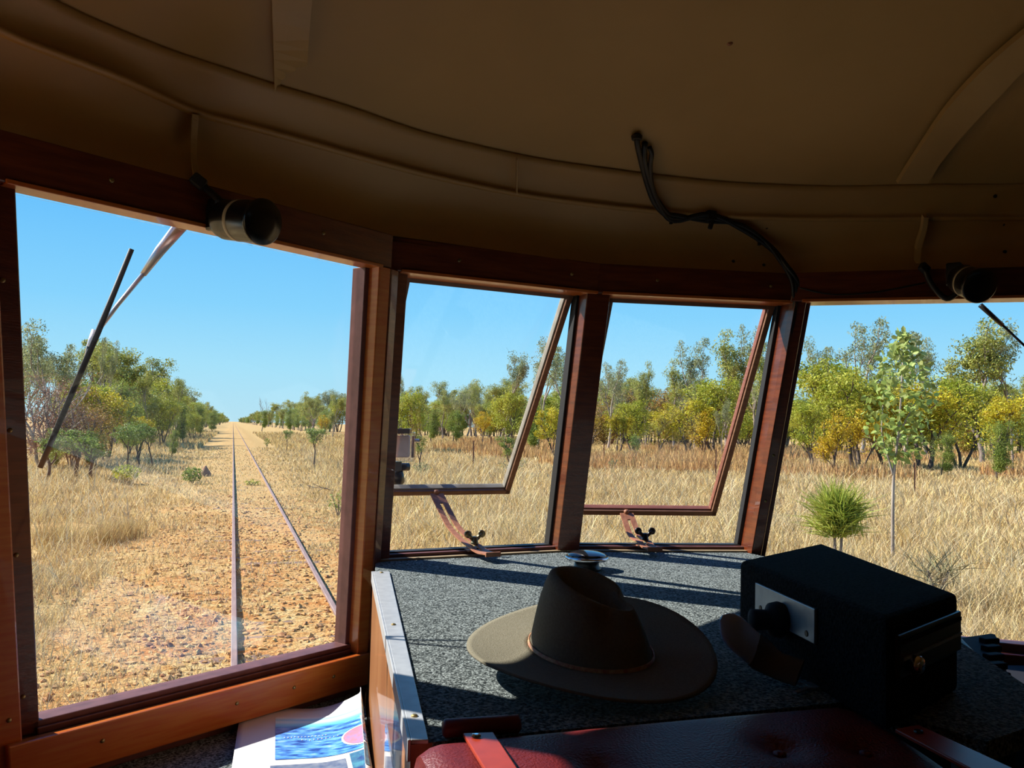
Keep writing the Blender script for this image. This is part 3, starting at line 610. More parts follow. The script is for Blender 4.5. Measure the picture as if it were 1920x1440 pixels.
m = MB(); NC = 36; m.add([page(.92, .50, .0022)]+[page(min(1., .865+.145*math.cos(2*math.pi*k/NC)), .50+.115*math.sin(2*math.pi*k/NC), .0020) for k in range(NC)], [(0, 1+k, 1+(k+1) % NC) for k in range(NC)]); cb_ = m.build('coral_photo', M_white, bro)
m = MB(); m.add([page(.92, .50, .0030)]+[page(min(1., .865+.132*math.cos(2*math.pi*k/NC)), .50+.103*math.sin(2*math.pi*k/NC), .0028) for k in range(NC)], [(0, 1+k, 1+(k+1) % NC) for k in range(NC)]); m.build('pink_print', M_coral, cb_)
m = MB(); random.seed(5)
for row, (ua, ub, n) in enumerate(((.33, .62, 13), (.45, .70, 10))):
    for k in range(n):
        u = lerp(ua, ub, k/(n-1)); v = .405+.04*row-.03*(u-.33)+random.uniform(-.004, .004); w = .006; h = .011*random.uniform(.7, 1.2)
        m.add([page(u, v, .0022), page(u+w, v, .0022), page(u+w, v+h, .0022), page(u, v+h, .0022)], [(0, 1, 2, 3)])
m.build('title_lettering', M_white, reef)
m = MB(); m.grid([[page(u, v, .0012) for u in np.linspace(.24, .72, 9)] for v in (.72, .95)]); m.build('lower_photo', mat('grey_blue_photo', (.12, .16, .28), .3, (.3, .34, .42), 60), bro)
m = MB(); m.grid([[page(u, v, .0012) for u in np.linspace(.75, 1., 9)] for v in (.68, .95)]); m.build('lower_photo', mat('blue_green_photo', (.10, .34, .45), .3, (.04, .08, .25), 60), bro)
# clear pocket fixed to the side panel
pq = [lerp(tL0, tL1, t) for t in (.79, .99)]
pk = [np.array([pq[0][0]-.012, pq[0][1], 0]), np.array([pq[1][0]-.012, pq[1][1], 0])]
pocket = thing('brochure_pocket', (pk[0][0], pk[0][1], SZ), 'empty clear acrylic pocket fixed upright to the plywood side panel', 'brochure holder')
m = MB(); m.hexa([pk[0]+[0, 0, SZ+.002], pk[1]+[0, 0, SZ+.002], pk[1]+[.002, 0, SZ+.002], pk[0]+[.002, 0, SZ+.002], pk[0]+[0, 0, DZ-.045], pk[1]+[0, 0, DZ-.04], pk[1]+[.002, 0, DZ-.04], pk[0]+[.002, 0, DZ-.045]]); m.build('front_sheet', M_acry, pocket)
m = MB(); m.hexa([pk[0]+[0.002, 0, SZ+.002], pk[0]+[.011, 0, SZ+.002], pk[0]+[.011, -.002, SZ+.002], pk[0]+[.002, -.002, SZ+.002], pk[0]+[0.002, 0, DZ-.045], pk[0]+[.011, 0, DZ-.045], pk[0]+[.011, -.002, DZ-.045], pk[0]+[.002, -.002, DZ-.045]]); m.build('side_sheet', M_acry, pocket)
q = onz(278, 1452, SZ+.012); tag(MB().lathe([(.012, -.012), (.012, .0), (.010, .004), (.003, .005)], 20, q).build('bottle_cap', M_blue, smooth=True), 'small blue plastic cap on the shelf at the bottom edge', 'cap')
# ---------------------------------------------------------------- cab fans / lamp housings on the header
def housing(name, c0, c1, r, label, clip, flip):
    a = np.array(c0); b = np.array(c1); d = (b-a)/np.linalg.norm(b-a); M = Vector(d).to_track_quat('Z', 'Y').to_matrix(); L = np.linalg.norm(b-a)
    root = thing(name, (a+b)/2, label, 'wiper motor', 'wiper motors on the header')
    m = MB(); m.lathe([(r*.72, 0), (r*.86, .003), (r*.92, .010), (r*.94, L*.3), (r*.98, L*.96), (r, L-.003)], 36, a, M); m.build('body', M_black, root, smooth=True)
    m = MB(); m.lathe([(r*1.03, L-.005), (r*1.05, L-.002), (r*1.05, L+.002), (r*.98, L+.005), (r*.5, L+.006), (r*.1, L+.0065)], 36, a, M); m.build('end_cap', mat('satin_black', (.012, .011, .010), .25), root, smooth=True)
    m = MB(); m.lathe([(r*.945, L*.42), (r*.962, L*.43), (r*.965, L*.50), (r*.95, L*.51)], 36, a, M); m.build('reflection_band', mat('cream_reflection', (.55, .45, .3), .4), root, smooth=True)  # coloured ring painting the cream reflection on the black tin
    m = MB(); m.tube(crom(clip, 5), .006, 8); m.build('wiring', M_cable, root, smooth=True)
    q = clip[0]; m = MB(); m.box(q, (.022, .014, .018), Matrix.Rotation(.6, 3, 'Y')); m.build('cable_clip', M_rubber, root, bevel=.003)
    # mounting foot to the header
    m = MB(); m.box(a+np.array([0, .012, .008]), (.045, .03, .05), Matrix.Rotation(.6, 3, 'Z')); m.build('mounting_foot', M_black, root, bevel=.004)
hn = lambda x, y, fc, off: onplane(x, y, fc.p(0, ZT, off), np.cross(fc.d, RK))
a_ = hn(418, 412, F1, .055); b_ = hn(492, 416, F1, .15)
housing('wiper_motor', a_, b_, .033, 'black cylindrical wiper motor with glossy end on the header of the left window', [hn(372, 340, F1, .036), hn(400, 365, F1, .045), hn(420, 385, F1, .055)], 0)
a_ = hn(1800, 522, F4, .055); b_ = hn(1836, 536, F4, .13)
housing('wiper_motor', a_, b_, .034, 'black cylindrical wiper motor with glossy end on the header of the right window', [hn(1733, 503, F4, .036), hn(1748, 535, F4, .045), hn(1775, 560, F4, .050), hn(1800, 545, F4, .055)], 0)
# black cable loom from the roof to the right centre post
R_ = lambda x, y, o: roof_hit(x, y, o+.004); K_ = lambda x, y, o: cove_hit(x, y, o+.008)
loom = thing('cable_loom', K_(1330, 410, .01), 'black bundle of cables dropping from the ceiling to the post beside the right window', 'cable')
runs = [[R_(1194, 258, .004), R_(1197, 280, .012), K_(1212, 340, .015), K_(1230, 385, .014), K_(1262, 408, .012), K_(1330, 408, .010), K_(1390, 425, .012), K_(1440, 458, .012), K_(1470, 492, .014), hn(1490, 525, F3, .040), hn(1492, 560, F3, .04), hn(1482, 640, F3, .035), hn(1468, 720, F3, .03)],
        [R_(1209, 268, .004), R_(1208, 300, .012), K_(1222, 350, .02), K_(1240, 392, .018), K_(1265, 414, .014), K_(1330, 402, .014), K_(1392, 430, .014), K_(1445, 466, .012), K_(1476, 500, .014), hn(1496, 530, F3, .042), hn(1500, 565, F3, .04)],
        [R_(1218, 276, .004), R_(1222, 290, .012), R_(1219, 315, .016), K_(1226, 360, .018), K_(1250, 398, .014), K_(1270, 404, .012), K_(1325, 415, .010), K_(1385, 420, .016), K_(1432, 450, .014), K_(1462, 488, .014), hn(1484, 524, F3, .042), hn(1488, 560, F3, .04)]]
for i, rr in enumerate(runs): m = MB(); m.tube(crom(rr, 5), .0058 if i < 2 else .0048, 8); m.build('cable', M_cable, loom, smooth=True)
q = K_(1332, 405, .010); m = MB(); m.box(q, (.022, .02, .022)); m.box(q+np.array([0, -.004, -.018]), (.010, .008, .026), Matrix.Rotation(.3, 3, 'Y')); m.build('cable_tie', M_rubber, loom, bevel=.003)
q = R_(1194, 256, .002); m = MB(); m.lathe([(.010, -.006), (.011, .001), (.008, .004)], 14, q); m.build('grommet', M_rubber, loom)
for x, y in ((1258, 415), (1424, 455)): q = K_(x, y, .012); m = MB(); m.box(q, (.006, .006, .012)); m.build('cable_tie', M_rubber, loom)
tag(MB().tube(crom([hn(1500, 540, F4, .034), hn(1560, 552, F4, .034), hn(1640, 548, F4, .034), hn(1735, 530, F4, .034)], 5), .0018, 6).build('thin_wire', M_cable, smooth=True), 'thin black wire sagging along the header of the right window', 'wire')
# ---------------------------------------------------------------- wipers outside the glass
def owp(fc, x, y, n): return hn(x, y, fc, n)
wp = thing('windscreen_wiper', owp(F1, 180, 625, -.045), 'long bare wiper with pale metal arm outside the left window', 'wiper')
A = [owp(F1, x, y, n) for x, y, n in ((342, 420, -.05), (300, 470, -.06), (268, 515, -.06))]
m = MB(); m.tube(A, [.011, .0085, .005], 8, flat=.5); m.build('arm_base', M_wip, wp, smooth=True)
m = MB(); m.tube([owp(F1, 268, 515, -.06), owp(F1, 222, 570, -.058), owp(F1, 183, 622, -.052)], [.0036, .0032, .003], 8); m.build('arm', M_wip, wp, smooth=True)
m = MB(); m.tube([owp(F1, 180, 620, -.052), owp(F1, 171, 640, -.050), owp(F1, 163, 668, -.046)], [.0065, .005, .004], 8); m.build('blade_clip', mat('white_clip', (.75, .7, .7), .3, metal=.4), wp, smooth=True)
m = MB(); m.tube([owp(F1, 247, 467, -.036), owp(F1, 185, 620, -.036), owp(F1, 75, 877, -.036)], [.0038, .0045, .0040], 8, flat=.6); m.build('blade', M_rubber, wp, smooth=True)
m = MB(); m.tube([owp(F1, 168, 650, -.040), owp(F1, 160, 685, -.040)], [.004, .002], 6); m.build('blade_tail', M_black, wp)
wp = thing('windscreen_wiper', owp(F4, 1880, 610, -.045), 'dark wiper arm outside the right window below the motor', 'wiper')
m = MB(); m.tube([owp(F4, 1838, 572, -.05), owp(F4, 1880, 610, -.05)], [.006, .005], 8); m.build('arm_base', M_black, wp, smooth=True)
m = MB(); m.tube([owp(F4, 1878, 608, -.05), owp(F4, 1925, 652, -.05), owp(F4, 2010, 730, -.045)], [.003, .0028, .0028], 8); m.build('arm', M_black, wp, smooth=True)
m = MB(); m.tube([owp(F4, 1990, 640, -.036), owp(F4, 2040, 900, -.036)], .004, 8, flat=.6); m.build('blade', M_rubber, wp, smooth=True)
# ---------------------------------------------------------------- action camera in a clear case on a stalk outside window 2
gz = -.08
cp = lambda x, y: hn(x, y, F2, -.32)
gc = (cp(732, 842)+cp(732, 842))/2
gp = thing('action_camera', cp(745, 890), 'small camera in clear plastic case on a black mount outside behind the left post', 'camera')
ex = rt; ez = np.array([0, 0, 1.]); ey = np.cross(ez, ex); ey /= np.linalg.norm(ey)
def gb(m, x0, y0, x1, y1, d0, d1):
    a = cp(x0, y1); b = cp(x1, y0); w = (b-a)@ex; h = b[2]-a[2]; o = a
    m.hexa([o+ey*d0, o+ex*w+ey*d0, o+ex*w+ey*d1, o+ey*d1, o+ey*d0+ez*h, o+ex*w+ey*d0+ez*h, o+ex*w+ey*d1+ez*h, o+ey*d1+ez*h])
m = MB(); gb(m, 700, 812, 778, 866, 0, .04); case_ = m.build('clear_case', M_clear, gp, bevel=.003)
m = MB(); gb(m, 708, 818, 768, 858, .008, .030); m.build('camera_body', mat('silver_camera', (.45, .42, .36), .4, (.55, .5, .42), 40), gp, bevel=.003)
m = MB(); gb(m, 700, 805, 772, 813, -.002, .042); m.build('latch_bar', M_black, case_, bevel=.002)
m = MB(); gb(m, 771, 818, 774, 858, -.002, .040); m.build('door_seal', M_rubber, case_)
m = MB(); q = cp(752, 845); m.lathe([(.006, -.002), (.006, .004), (.004, .005)], 16, q+ey*.006, Vector(-ey).to_track_quat('Z', 'Y').to_matrix()); m.build('button', M_plate, gp, smooth=True)
m = MB(); m.tube([cp(776, 826)+ey*.02, cp(784, 826)+ey*.02], .004, 10); m.build('shutter_button', M_plate, case_)
m = MB(); gb(m, 715, 866, 752, 884, .010, .028); m.build('mount_fingers', M_rubber, gp, bevel=.002)
m = MB(); m.tube([cp(745, 876)+ey*.018, cp(765, 876)+ey*.018], .010, 12); m.build('thumb_screw', M_black, gp, smooth=True)
m = MB(); m.tube([cp(740, 884)+ey*.02, cp(742, 900)+ey*.03, cp(725, 925)+ey*.05, cp(700, 950)+ey*.10], [.018, .020, .016, .012], 12); m.build('stalk', M_black, gp, smooth=True)
lamp = thing('marker_bracket', hn(652, 900, F1, -.09), 'red painted metal bracket outside the left post with a bright edge', 'bracket')
m = MB(); a, b, c, d = hn(650, 890, F1, -.10), hn(664, 890, F1, -.10), hn(660, 938, F1, -.10), hn(641, 937, F1, -.10); o = np.array([.02, .02, 0]); m.hexa([d, c, c+o, d+o, a, b, b+o, a+o]); m.build('plate', M_red, lamp, bevel=.001)
m = MB(); m.tube([hn(651, 892, F1, -.10), hn(657, 868, F1, -.10)], [.0035, .002], 8); m.build('rod', M_wip, lamp)
m = MB(); a_ = F1.p(F1.L+.03, -.20, -.035); m.tube([hn(658, 915, F1, -.10)+o*.5, a_], .006, 8); m.build('arm', M_red, lamp)
# ---------------------------------------------------------------- ground, track, vegetation
from mathutils import noise as mn
rng = np.random.default_rng(7)
XT = .622                               # track centre
def gmat():
    m = bpy.data.materials.new('dry_grass_ground'); m.use_nodes = True; nt = m.node_tree; L = nt.links.new; b = nt.nodes['Principled BSDF']; b.inputs['Roughness'].default_value = .95; b.inputs['Specular IOR Level'].default_value = .1
    g = nd(nt, 'ShaderNodeNewGeometry'); pos = g.outputs['Position']; sp = nd(nt, 'ShaderNodeSeparateXYZ'); L(pos, sp.inputs[0])
    def noi(s, d=5, st=None):
        mp = nd(nt, 'ShaderNodeMapping'); L(pos, mp.inputs[0]); mp.inputs['Scale'].default_value = st or (1, 1, 1)
        n = nd(nt, 'ShaderNodeTexNoise'); n.inputs['Scale'].default_value = s; n.inputs['Detail'].default_value = d; L(mp.outputs[0], n.inputs['Vector']); return n.outputs[0]
    def ramp(v, els):
        r = nd(nt, 'ShaderNodeValToRGB'); e = r.color_ramp.elements; e[0].position, e[0].color = els[0][0], (*els[0][1], 1); e[1].position, e[1].color = els[-1][0], (*els[-1][1], 1)
        for p_, c_ in els[1:-1]: q_ = e.new(p_); q_.color = (*c_, 1)
        L(v, r.inputs[0]); return r.outputs[0]
    def mr(v, a, b_, c=0., d=1.):
        r = nd(nt, 'ShaderNodeMapRange'); r.inputs[1].default_value = a; r.inputs[2].default_value = b_; r.inputs[3].default_value = c; r.inputs[4].default_value = d; L(v, r.inputs[0]); return r.outputs[0]
    def math_(op, a, b_):
        n = nd(nt, 'ShaderNodeMath', operation=op); 
        for i, v in enumerate((a, b_)):
            if isinstance(v, float): n.inputs[i].default_value = v
            else: L(v, n.inputs[i])
        return n.outputs[0]
    grass = ramp(noi(14, 8), [(.30, (.30, .165, .045)), (.45, (.42, .275, .105)), (.55, (.50, .355, .15)), (.72, (.58, .45, .23))])
    soil = ramp(noi(9, 8), [(.30, (.28, .10, .02)), (.48, (.43, .185, .055)), (.58, (.50, .265, .09)), (.75, (.54, .39, .18))])
    mx = math_('ABSOLUTE', math_('SUBTRACT', sp.outputs[0], XT), 0.)
    track = mr(mx, 1.3, 3.0, 1., 0.)
    patch = mr(noi(.42, 5), .47, .60)
    nr = mr(math_('ABSOLUTE', math_('SUBTRACT', sp.outputs[0], -.5), 0.), 2., 6., .85, 0.)
    far = mr(sp.outputs[1], 7., 28., 1., .30)
    f1 = math_('MULTIPLY', math_('MAXIMUM', math_('MULTIPLY', track, mr(noi(1.1, 6), .36, .58)), math_('MULTIPLY', patch, nr)), far)
    m1 = nd(nt, 'ShaderNodeMix', data_type='RGBA'); L(f1, m1.inputs[0]); L(grass, m1.inputs[6]); L(soil, m1.inputs[7])
    # reddish dry grass in broad patches away from the line
    red = nd(nt, 'ShaderNodeMix', data_type='RGBA'); L(math_('MULTIPLY', mr(noi(.09, 4), .52, .66), mr(mx, 8., 16.)), red.inputs[0]); L(m1.outputs[2], red.inputs[6]); red.inputs[7].default_value = (.37, .175, .065, 1)
    L(red.outputs[2], b.inputs['Base Color'])
    bp = nd(nt, 'ShaderNodeBump'); bp.inputs['Strength'].default_value = .9; bp.inputs['Distance'].default_value = .05; L(noi(22, 8), bp.inputs['Height']); L(bp.outputs[0], b.inputs['Normal'])
    return m
def gz_(x, y):
    a = abs(x-XT); t = max(0., min(1., (2.6-a)/1.4)); h = .045*t*t*(3-2*t)
    d = math.hypot(x, y); s_ = max(0, 1-d/150)
    out = 1-t
    return h+s_*(mn.noise(Vector((x*.35, y*.35, 0)))*.10*out+mn.noise(Vector((x*1.4, y*1.4, 3)))*.035*(out*.8+.2)+mn.noise(Vector((x*5, y*5, 7)))*.016)-.04*out
xs = np.concatenate([-np.geomspace(3500, 40, 14), np.arange(-34, -6, .5), np.arange(-6, 8, .13), np.arange(8, 60, .5), np.geomspace(62, 3500, 14)])
ys = np.concatenate([[-60, -20, -6], np.arange(0, 5, .5), np.arange(5, 22, .13), np.arange(22, 60, .45), np.arange(60, 130, 2.5), np.geomspace(135, 5200, 18)])
m = MB(); nx = len(xs)
vv_ = [(float(x), float(y), gz_(x, y)) for y in ys for x in xs]; m.v = vv_; m.f = [(j*nx+i, j*nx+i+1, (j+1)*nx+i+1, (j+1)*nx+i) for j in range(len(ys)-1) for i in range(nx-1)]
struct(m.build('ground', gmat(), cab=False, smooth=True, origin=(0, 0, 0)))
# rails and sleepers
M_rail = mat('worn_rail_steel', (.30, .20, .18), .7, (.40, .28, .25), 8, (4, .4, 4), spec=.3)
M_sleep = mat('grey_timber_sleeper', (.22, .13, .09), .9, (.30, .19, .13), 12, (.4, 4, 4), bump=.5)
prof = [(-.045, -.02), (.045, -.02), (.045, -.008), (.008, .004), (.008, .083), (.029, .092), (.029, .112), (.022, .12), (-.022, .12), (-.029, .112), (-.029, .092), (-.008, .083), (-.008, .004), (-.045, -.008)]
for xr, lb in ((.089, 'left steel rail running to the horizon below the left window'), (1.156, 'right steel rail running to the horizon beside the left post')):
    m = MB(); Y_ = [-3, 0, 5, 10, 20, 40, 80, 160, 400, 1500]
    m.grid([[(xr+px_, y_, pz_) for px_, pz_ in prof] for y_ in Y_], closed=True); tag(m.build('steel_rail', M_rail, cab=False), lb, 'rail')
m = MB(); m.box((0, 0, 0), (2.0, .21, .11)); s0_ = m.build('track_sleeper', M_sleep, cab=False, bevel=.012)
random.seed(3)
for i in range(44):
    o = s0_ if i == 0 else s0_.copy()
    if i: COL.objects.link(o)
    o.location = (XT+random.uniform(-.03, .03), 4.2+.66*i+random.uniform(-.04, .04), -.072+random.uniform(-.006, .008)); o.rotation_euler = (0, 0, random.uniform(-.03, .03))
    tag(o, 'weathered timber sleeper half buried in orange soil under the rails', 'sleeper', 'sleepers under the rails')
# loose stones on the track bed
ico = []
def rocks(name, n, xf, yf, sz, m_, label):
    P = np.array([(0, 0, 1), (.9, 0, .3), (.28, .85, .3), (-.72, .52, .3), (-.72, -.52, .3), (.28, -.85, .3), (.72, .5, -.4), (-.28, .85, -.4), (-.9, 0, -.4), (-.28, -.85, -.4), (.72, -.5, -.4)])
    Fc = [(0, 1, 2), (0, 2, 3), (0, 3, 4), (0, 4, 5), (0, 5, 1), (1, 6, 2), (2, 7, 3), (3, 8, 4), (4, 9, 5), (5, 10, 1), (6, 7, 2), (7, 8, 3), (8, 9, 4), (9, 10, 5), (10, 6, 1)]
    m = MB()
    for i in range(n):
        x, y = xf(), yf(); s_ = sz*random.uniform(.35, 1.)**2+.006; c = np.array([x, y, gz_(x, y)+s_*.15])
        S = np.array([random.uniform(.6, 1.5), random.uniform(.6, 1.5), random.uniform(.4, .9)])*s_; a = random.uniform(0, 6.28); ca_, sa_ = math.cos(a), math.sin(a)
        Q = P*S*(1+.25*rng.standard_normal((11, 1))); Q = np.stack([Q[:, 0]*ca_-Q[:, 1]*sa_, Q[:, 0]*sa_+Q[:, 1]*ca_, Q[:, 2]], 1)+c
        m.add(Q, Fc)
    return tag(m.build(name, m_, cab=False, origin=(0, 0, 0)), label, 'gravel', kind='stuff')
M_rock = mat('orange_stone', (.60, .27, .085), .9, (.70, .44, .17), 8, island=.25)
rocks('track_gravel', 6500, lambda: random.gauss(XT-.2, 1.5), lambda: 5.2*math.exp(random.uniform(0, 1.6)), .034, M_rock, 'loose orange stones scattered over the track bed')
# ---- grass blades
def blades(name, pos, h, w, lean, m_, label, cat='grass', fan=0.):
    n = len(pos); az = rng.uniform(0, 2*np.pi, n); la = rng.uniform(0, 2*np.pi, n); lm = h*lean*rng.uniform(.2, 1.3, n)
    d = np.stack([np.cos(az), np.sin(az), np.zeros(n)], 1)*w[:, None]/2; L_ = np.stack([np.cos(la)*lm, np.sin(la)*lm, h], 1)
    V = np.stack([pos-d, pos+d, pos+L_*.55*np.array([.7, .7, 1])+d*.75, pos+L_*.55*np.array([.7, .7, 1])-d*.75, pos+L_], 1).reshape(-1, 3)
    me = bpy.data.meshes.new(name); i = np.arange(n)[:, None]*5
    quads = (i+np.array([[0, 1, 2, 3]])); tris = (i+np.array([[3, 2, 4]]))
    me.vertices.add(n*5); me.vertices.foreach_set('co', V.astype(np.float32).ravel())
    loops = np.concatenate([quads, tris], 1).ravel(); me.loops.add(n*7); me.loops.foreach_set('vertex_index', loops.astype(np.int32))
    me.polygons.add(n*2); st = (np.arange(n)[:, None]*7+np.array([[0, 4]])).ravel(); me.polygons.foreach_set('loop_start', st.astype(np.int32)); me.polygons.foreach_set('loop_total', np.tile([4, 3], n).astype(np.int32))
    me.update(calc_edges=True); me.materials.append(m_); o = bpy.data.objects.new(name, me); COL.objects.link(o); return tag(o, label, cat, kind='stuff')
M_straw = mat('dry_straw', (.68, .46, .17), .8, (.84, .66, .33), .9, island=.30, transl=.25, world_tex=True, spec=.2)
M_straw2 = mat('pale_straw', (.78, .60, .31), .8, (.90, .75, .46), .6, island=.30, transl=.25, world_tex=True, spec=.2)
M_rgrass = mat('rusty_dry_grass', (.62, .34, .13), .8, (.74, .50, .22), .6, island=.3, transl=.25, world_tex=True, spec=.2)
def field(n, d0, d1, a0, a1, keep):
    d = d0*np.exp(rng.uniform(0, 1, n)*math.log(d1/d0)); a = np.radians(rng.uniform(a0, a1, n)); x = d*np.sin(a); y = d*np.cos(a); k = keep(x, y); return x[k], y[k], d[k]
def patchy(x, y, s, th): return np.array([mn.noise(Vector((a*s, b*s, 11.))) > th for a, b in zip(x, y)])
def mkpos(x, y): return np.array([(a, b, gz_(a, b)-.01) for a, b in zip(x, y)])
x, y, d = field(300000, 6, 75, -22, 56, lambda x, y: (((x > 3.0) | (x < -1.6)) | ((y > 14) & (rng.uniform(0, 1, len(x)) < .55) & (np.abs(x-XT) > .62)) | ((rng.uniform(0, 1, len(x)) < .30) & (np.abs(np.abs(x-XT)-.53) > .06))))
k = (x > 2.5) | patchy(x, y, .35, -.12) | (y > 22); x, y, d = x[k], y[k], d[k]
side = np.clip((np.abs(x-XT)-1.2)/3.5, 0, 1); tall = .07+.20*side*(.8+.45*(x > 0))
nz = np.array([mn.noise(Vector((a*.5, b*.5, 2.))) for a, b in zip(x, y)]); h = tall*(1+.9*nz)*rng.uniform(.5, 1.35, len(x)); h = np.clip(h, .03, .55)
w = np.clip(d*.00085, .0045, .05)*rng.uniform(.7, 1.4, len(x))
P_ = mkpos(x, y); sel = rng.uniform(0, 1, len(x)) < .68
blades('dry_grass', P_[sel], h[sel], w[sel], .75, M_straw, 'golden dry grass covering the verges and field')
blades('dry_grass_pale', P_[~sel], h[~sel]*1.1, w[~sel], .85, M_straw2, 'pale bleached grass stalks mixed through the field')
x, y, d = field(4200, 7, 40, -22, 54, lambda x, y: (x > 4) | (x < -2)); blades('seed_stalks', mkpos(x, y), rng.uniform(.5, 1.0, len(x)), np.clip(d*.0008, .005, .03), .75, M_straw2, 'long bleached seed stalks arching over the grass')
x, y, d = field(70000, 45, 125, 3, 56, lambda x, y: (x > 17)); k = patchy(x, y, .07, .02); x, y, d = x[k], y[k], d[k]
blades('rusty_grass', mkpos(x, y), rng.uniform(.5, 1.1, len(x)), np.clip(d*.0012, .03, .12), .35, M_rgrass, 'rusty red grass in a band in front of the forest on the right')
x, y, d = field(60000, 68, 170, -8, 56, lambda x, y: (np.abs(x-XT) > 3.)); blades('distant_grass', mkpos(x, y), rng.uniform(.25, .6, len(x)), np.clip(d*.0012, .05, .2), .6, M_straw, 'straw coloured grass of the distant plain at the forest foot')
# ---- foliage tools
def leafmesh(name, C, size, asp, m_, parent=None, droop=0., coords=None):
    n = len(C); u = rng.standard_normal((n, 3)); u[:, 2] -= droop; u /= np.linalg.norm(u, axis=1)[:, None]; v = rng.standard_normal((n, 3)); v = np.cross(u, v); v /= np.linalg.norm(v, axis=1)[:, None]
    s_ = (size*rng.uniform(.6, 1.35, n))[:, None]; a = u*s_*.5; b_ = v*s_*asp*.5
    V = np.stack([C-a, C+b_, C+a, C-b_], 1).reshape(-1, 3); me = bpy.data.meshes.new(name); me.vertices.add(4*n); me.vertices.foreach_set('co', V.astype(np.float32).ravel())
    me.loops.add(4*n); me.loops.foreach_set('vertex_index', np.arange(4*n, dtype=np.int32)); me.polygons.add(n); me.polygons.foreach_set('loop_start', np.arange(0, 4*n, 4, dtype=np.int32)); me.polygons.foreach_set('loop_total', np.full(n, 4, np.int32)); me.update(calc_edges=True); me.materials.append(m_); return me
def leafm(name, c, v): return mat(name, c, .55, v, .55, island=.38, transl=.32, spec=.25, lo=.4, hi=.6)
M_gum = leafm('grey_green_gum_leaves', (.32, .36, .16), (.50, .51, .23)); M_gum2 = leafm('olive_gum_leaves', (.35, .38, .075), (.56, .55, .13))
M_wat = leafm('lime_wattle_leaves', (.42, .47, .045), (.66, .63, .08)); M_yel = leafm('yellow_turning_leaves', (.68, .48, .025), (.80, .52, .035))
M_grn = leafm('mid_green_leaves', (.25, .34, .065), (.42, .48, .09)); M_red = leafm('red_brown_twigs', (.30, .13, .08), (.36, .20, .13))
M_mix = leafm('yellow_green_leaves', (.54, .51, .045), (.80, .62, .04)); M_ora = leafm('orange_brown_leaves', (.42, .23, .06), (.48, .34, .07))
M_big = leafm('broad_bright_leaves', (.38, .48, .11), (.55, .62, .2)); M_broom = leafm('fine_lime_foliage', (.44, .50, .07), (.56, .58, .12))
M_bark = mat('pale_gum_bark', (.55, .47, .38), .8, (.28, .20, .15), 3, (1, 1, .4)); M_bkd = mat('dark_bark', (.10, .07, .05), .9, (.18, .13, .10), 5); M_bkg = mat('grey_brown_bark', (.26, .20, .16), .9, (.38, .30, .25), 5)
def limb(m, p, d, L, r, depth, tips, spread, crook, kids, up_=.25, n=6):
    pts = [np.array(p)]; q = np.array(p, float); dd = np.array(d, float); seg = 4
    for i in range(seg):
        dd = dd+rng.standard_normal(3)*crook; dd[2] += up_*.3; dd /= np.linalg.norm(dd); q = q+dd*L/seg; pts.append(q.copy())
    m.tube(pts, [r*(1-.42*i/seg) for i in range(seg+1)], n if depth > 1 else 4, cap=False)
    tips += [pts[3], pts[4]] if depth <= 1 else []
    if depth > 0:
        for k_ in range(kids):
            t = rng.integers(2, seg+1) if k_ else seg; a = rng.uniform(0, 2*math.pi); nd_ = dd+spread*np.array([math.cos(a), math.sin(a), rng.uniform(-.1, .5)]); nd_ /= np.linalg.norm(nd_)
            limb(m, pts[t], nd_, L*rng.uniform(.55, .8), r*.55, depth-1, tips, spread, crook, kids, up_, n)
# a prototype is (trunk mesh, foliage mesh), one unit tall = real height, foot at the origin
def proto(kind, seed, H, leaf, bark, lsize, nleaf, crown_r, stems=1, spread=.8, crook=.16, depth=2, kids=3, trunk=.40, clump=.55, asp=.35, fill=.0, droop=.3, low=.0, lean=0.):
    global rng; rng = np.random.default_rng(seed); m = MB(); tips = []
    for s_ in range(stems):
        a = rng.uniform(0, 6.28); d_ = np.array([lean+.28*math.cos(a)*(stems > 1), .28*math.sin(a)*(stems > 1), 1.]); d_ /= np.linalg.norm(d_)
        limb(m, (0.10*math.cos(a)*(stems > 1), .10*math.sin(a)*(stems > 1), -.15), d_, H*trunk, H*.020/math.sqrt(stems)+.02, depth, tips, spread, crook, kids)
    T = np.array(tips); 
    zmx = T[:, 2].max(); sc = (H-clump*.7)/zmx; 
    V = np.array(m.v)*sc; T = T*sc
    rr_ = np.hypot(T[:, 0], T[:, 1]).max()+.01; kx = max(.0, (crown_r-clump*.5))/rr_; T = T*np.array([kx, kx, 1]); V = V*np.array([kx, kx, 1])
    me = bpy.data.meshes.new('trunk'); me.from_pydata([tuple(q) for q in V], [], m.f); me.update(); me.materials.append(bark); me.polygons.foreach_set('use_smooth', [True]*len(me.polygons))
    if nleaf == 0: return (kind, me, None, H)
    if low: T = np.concatenate([T, T*np.array([1., 1., .6]), T*np.array([.85, .85, .35])])
    idx = rng.integers(0, len(T), nleaf); r_ = clump*rng.uniform(.45, 1.25, len(T)); dirs = rng.standard_normal((nleaf, 3)); dirs /= np.linalg.norm(dirs, axis=1)[:, None]
    C = T[idx]+dirs*(r_[idx]*rng.uniform(.25, 1, nleaf)**.6)[:, None]*np.array([1.1, 1.1, .75])
    if fill:
        nf = int(nleaf*fill); d2 = rng.standard_normal((nf, 3)); d2 /= np.linalg.norm(d2, axis=1)[:, None]; C2 = d2*(rng.uniform(.2, 1, nf)**.5)[:, None]*np.array([crown_r*.85, crown_r*.85, H*.36])+np.array([0, 0, H*.58]); C = np.concatenate([C, C2])
    C[:, 2] = np.clip(C[:, 2], .15, H); return (kind, me, leafmesh('foliage', C, lsize, asp, leaf, droop=droop), H)
PR = {}
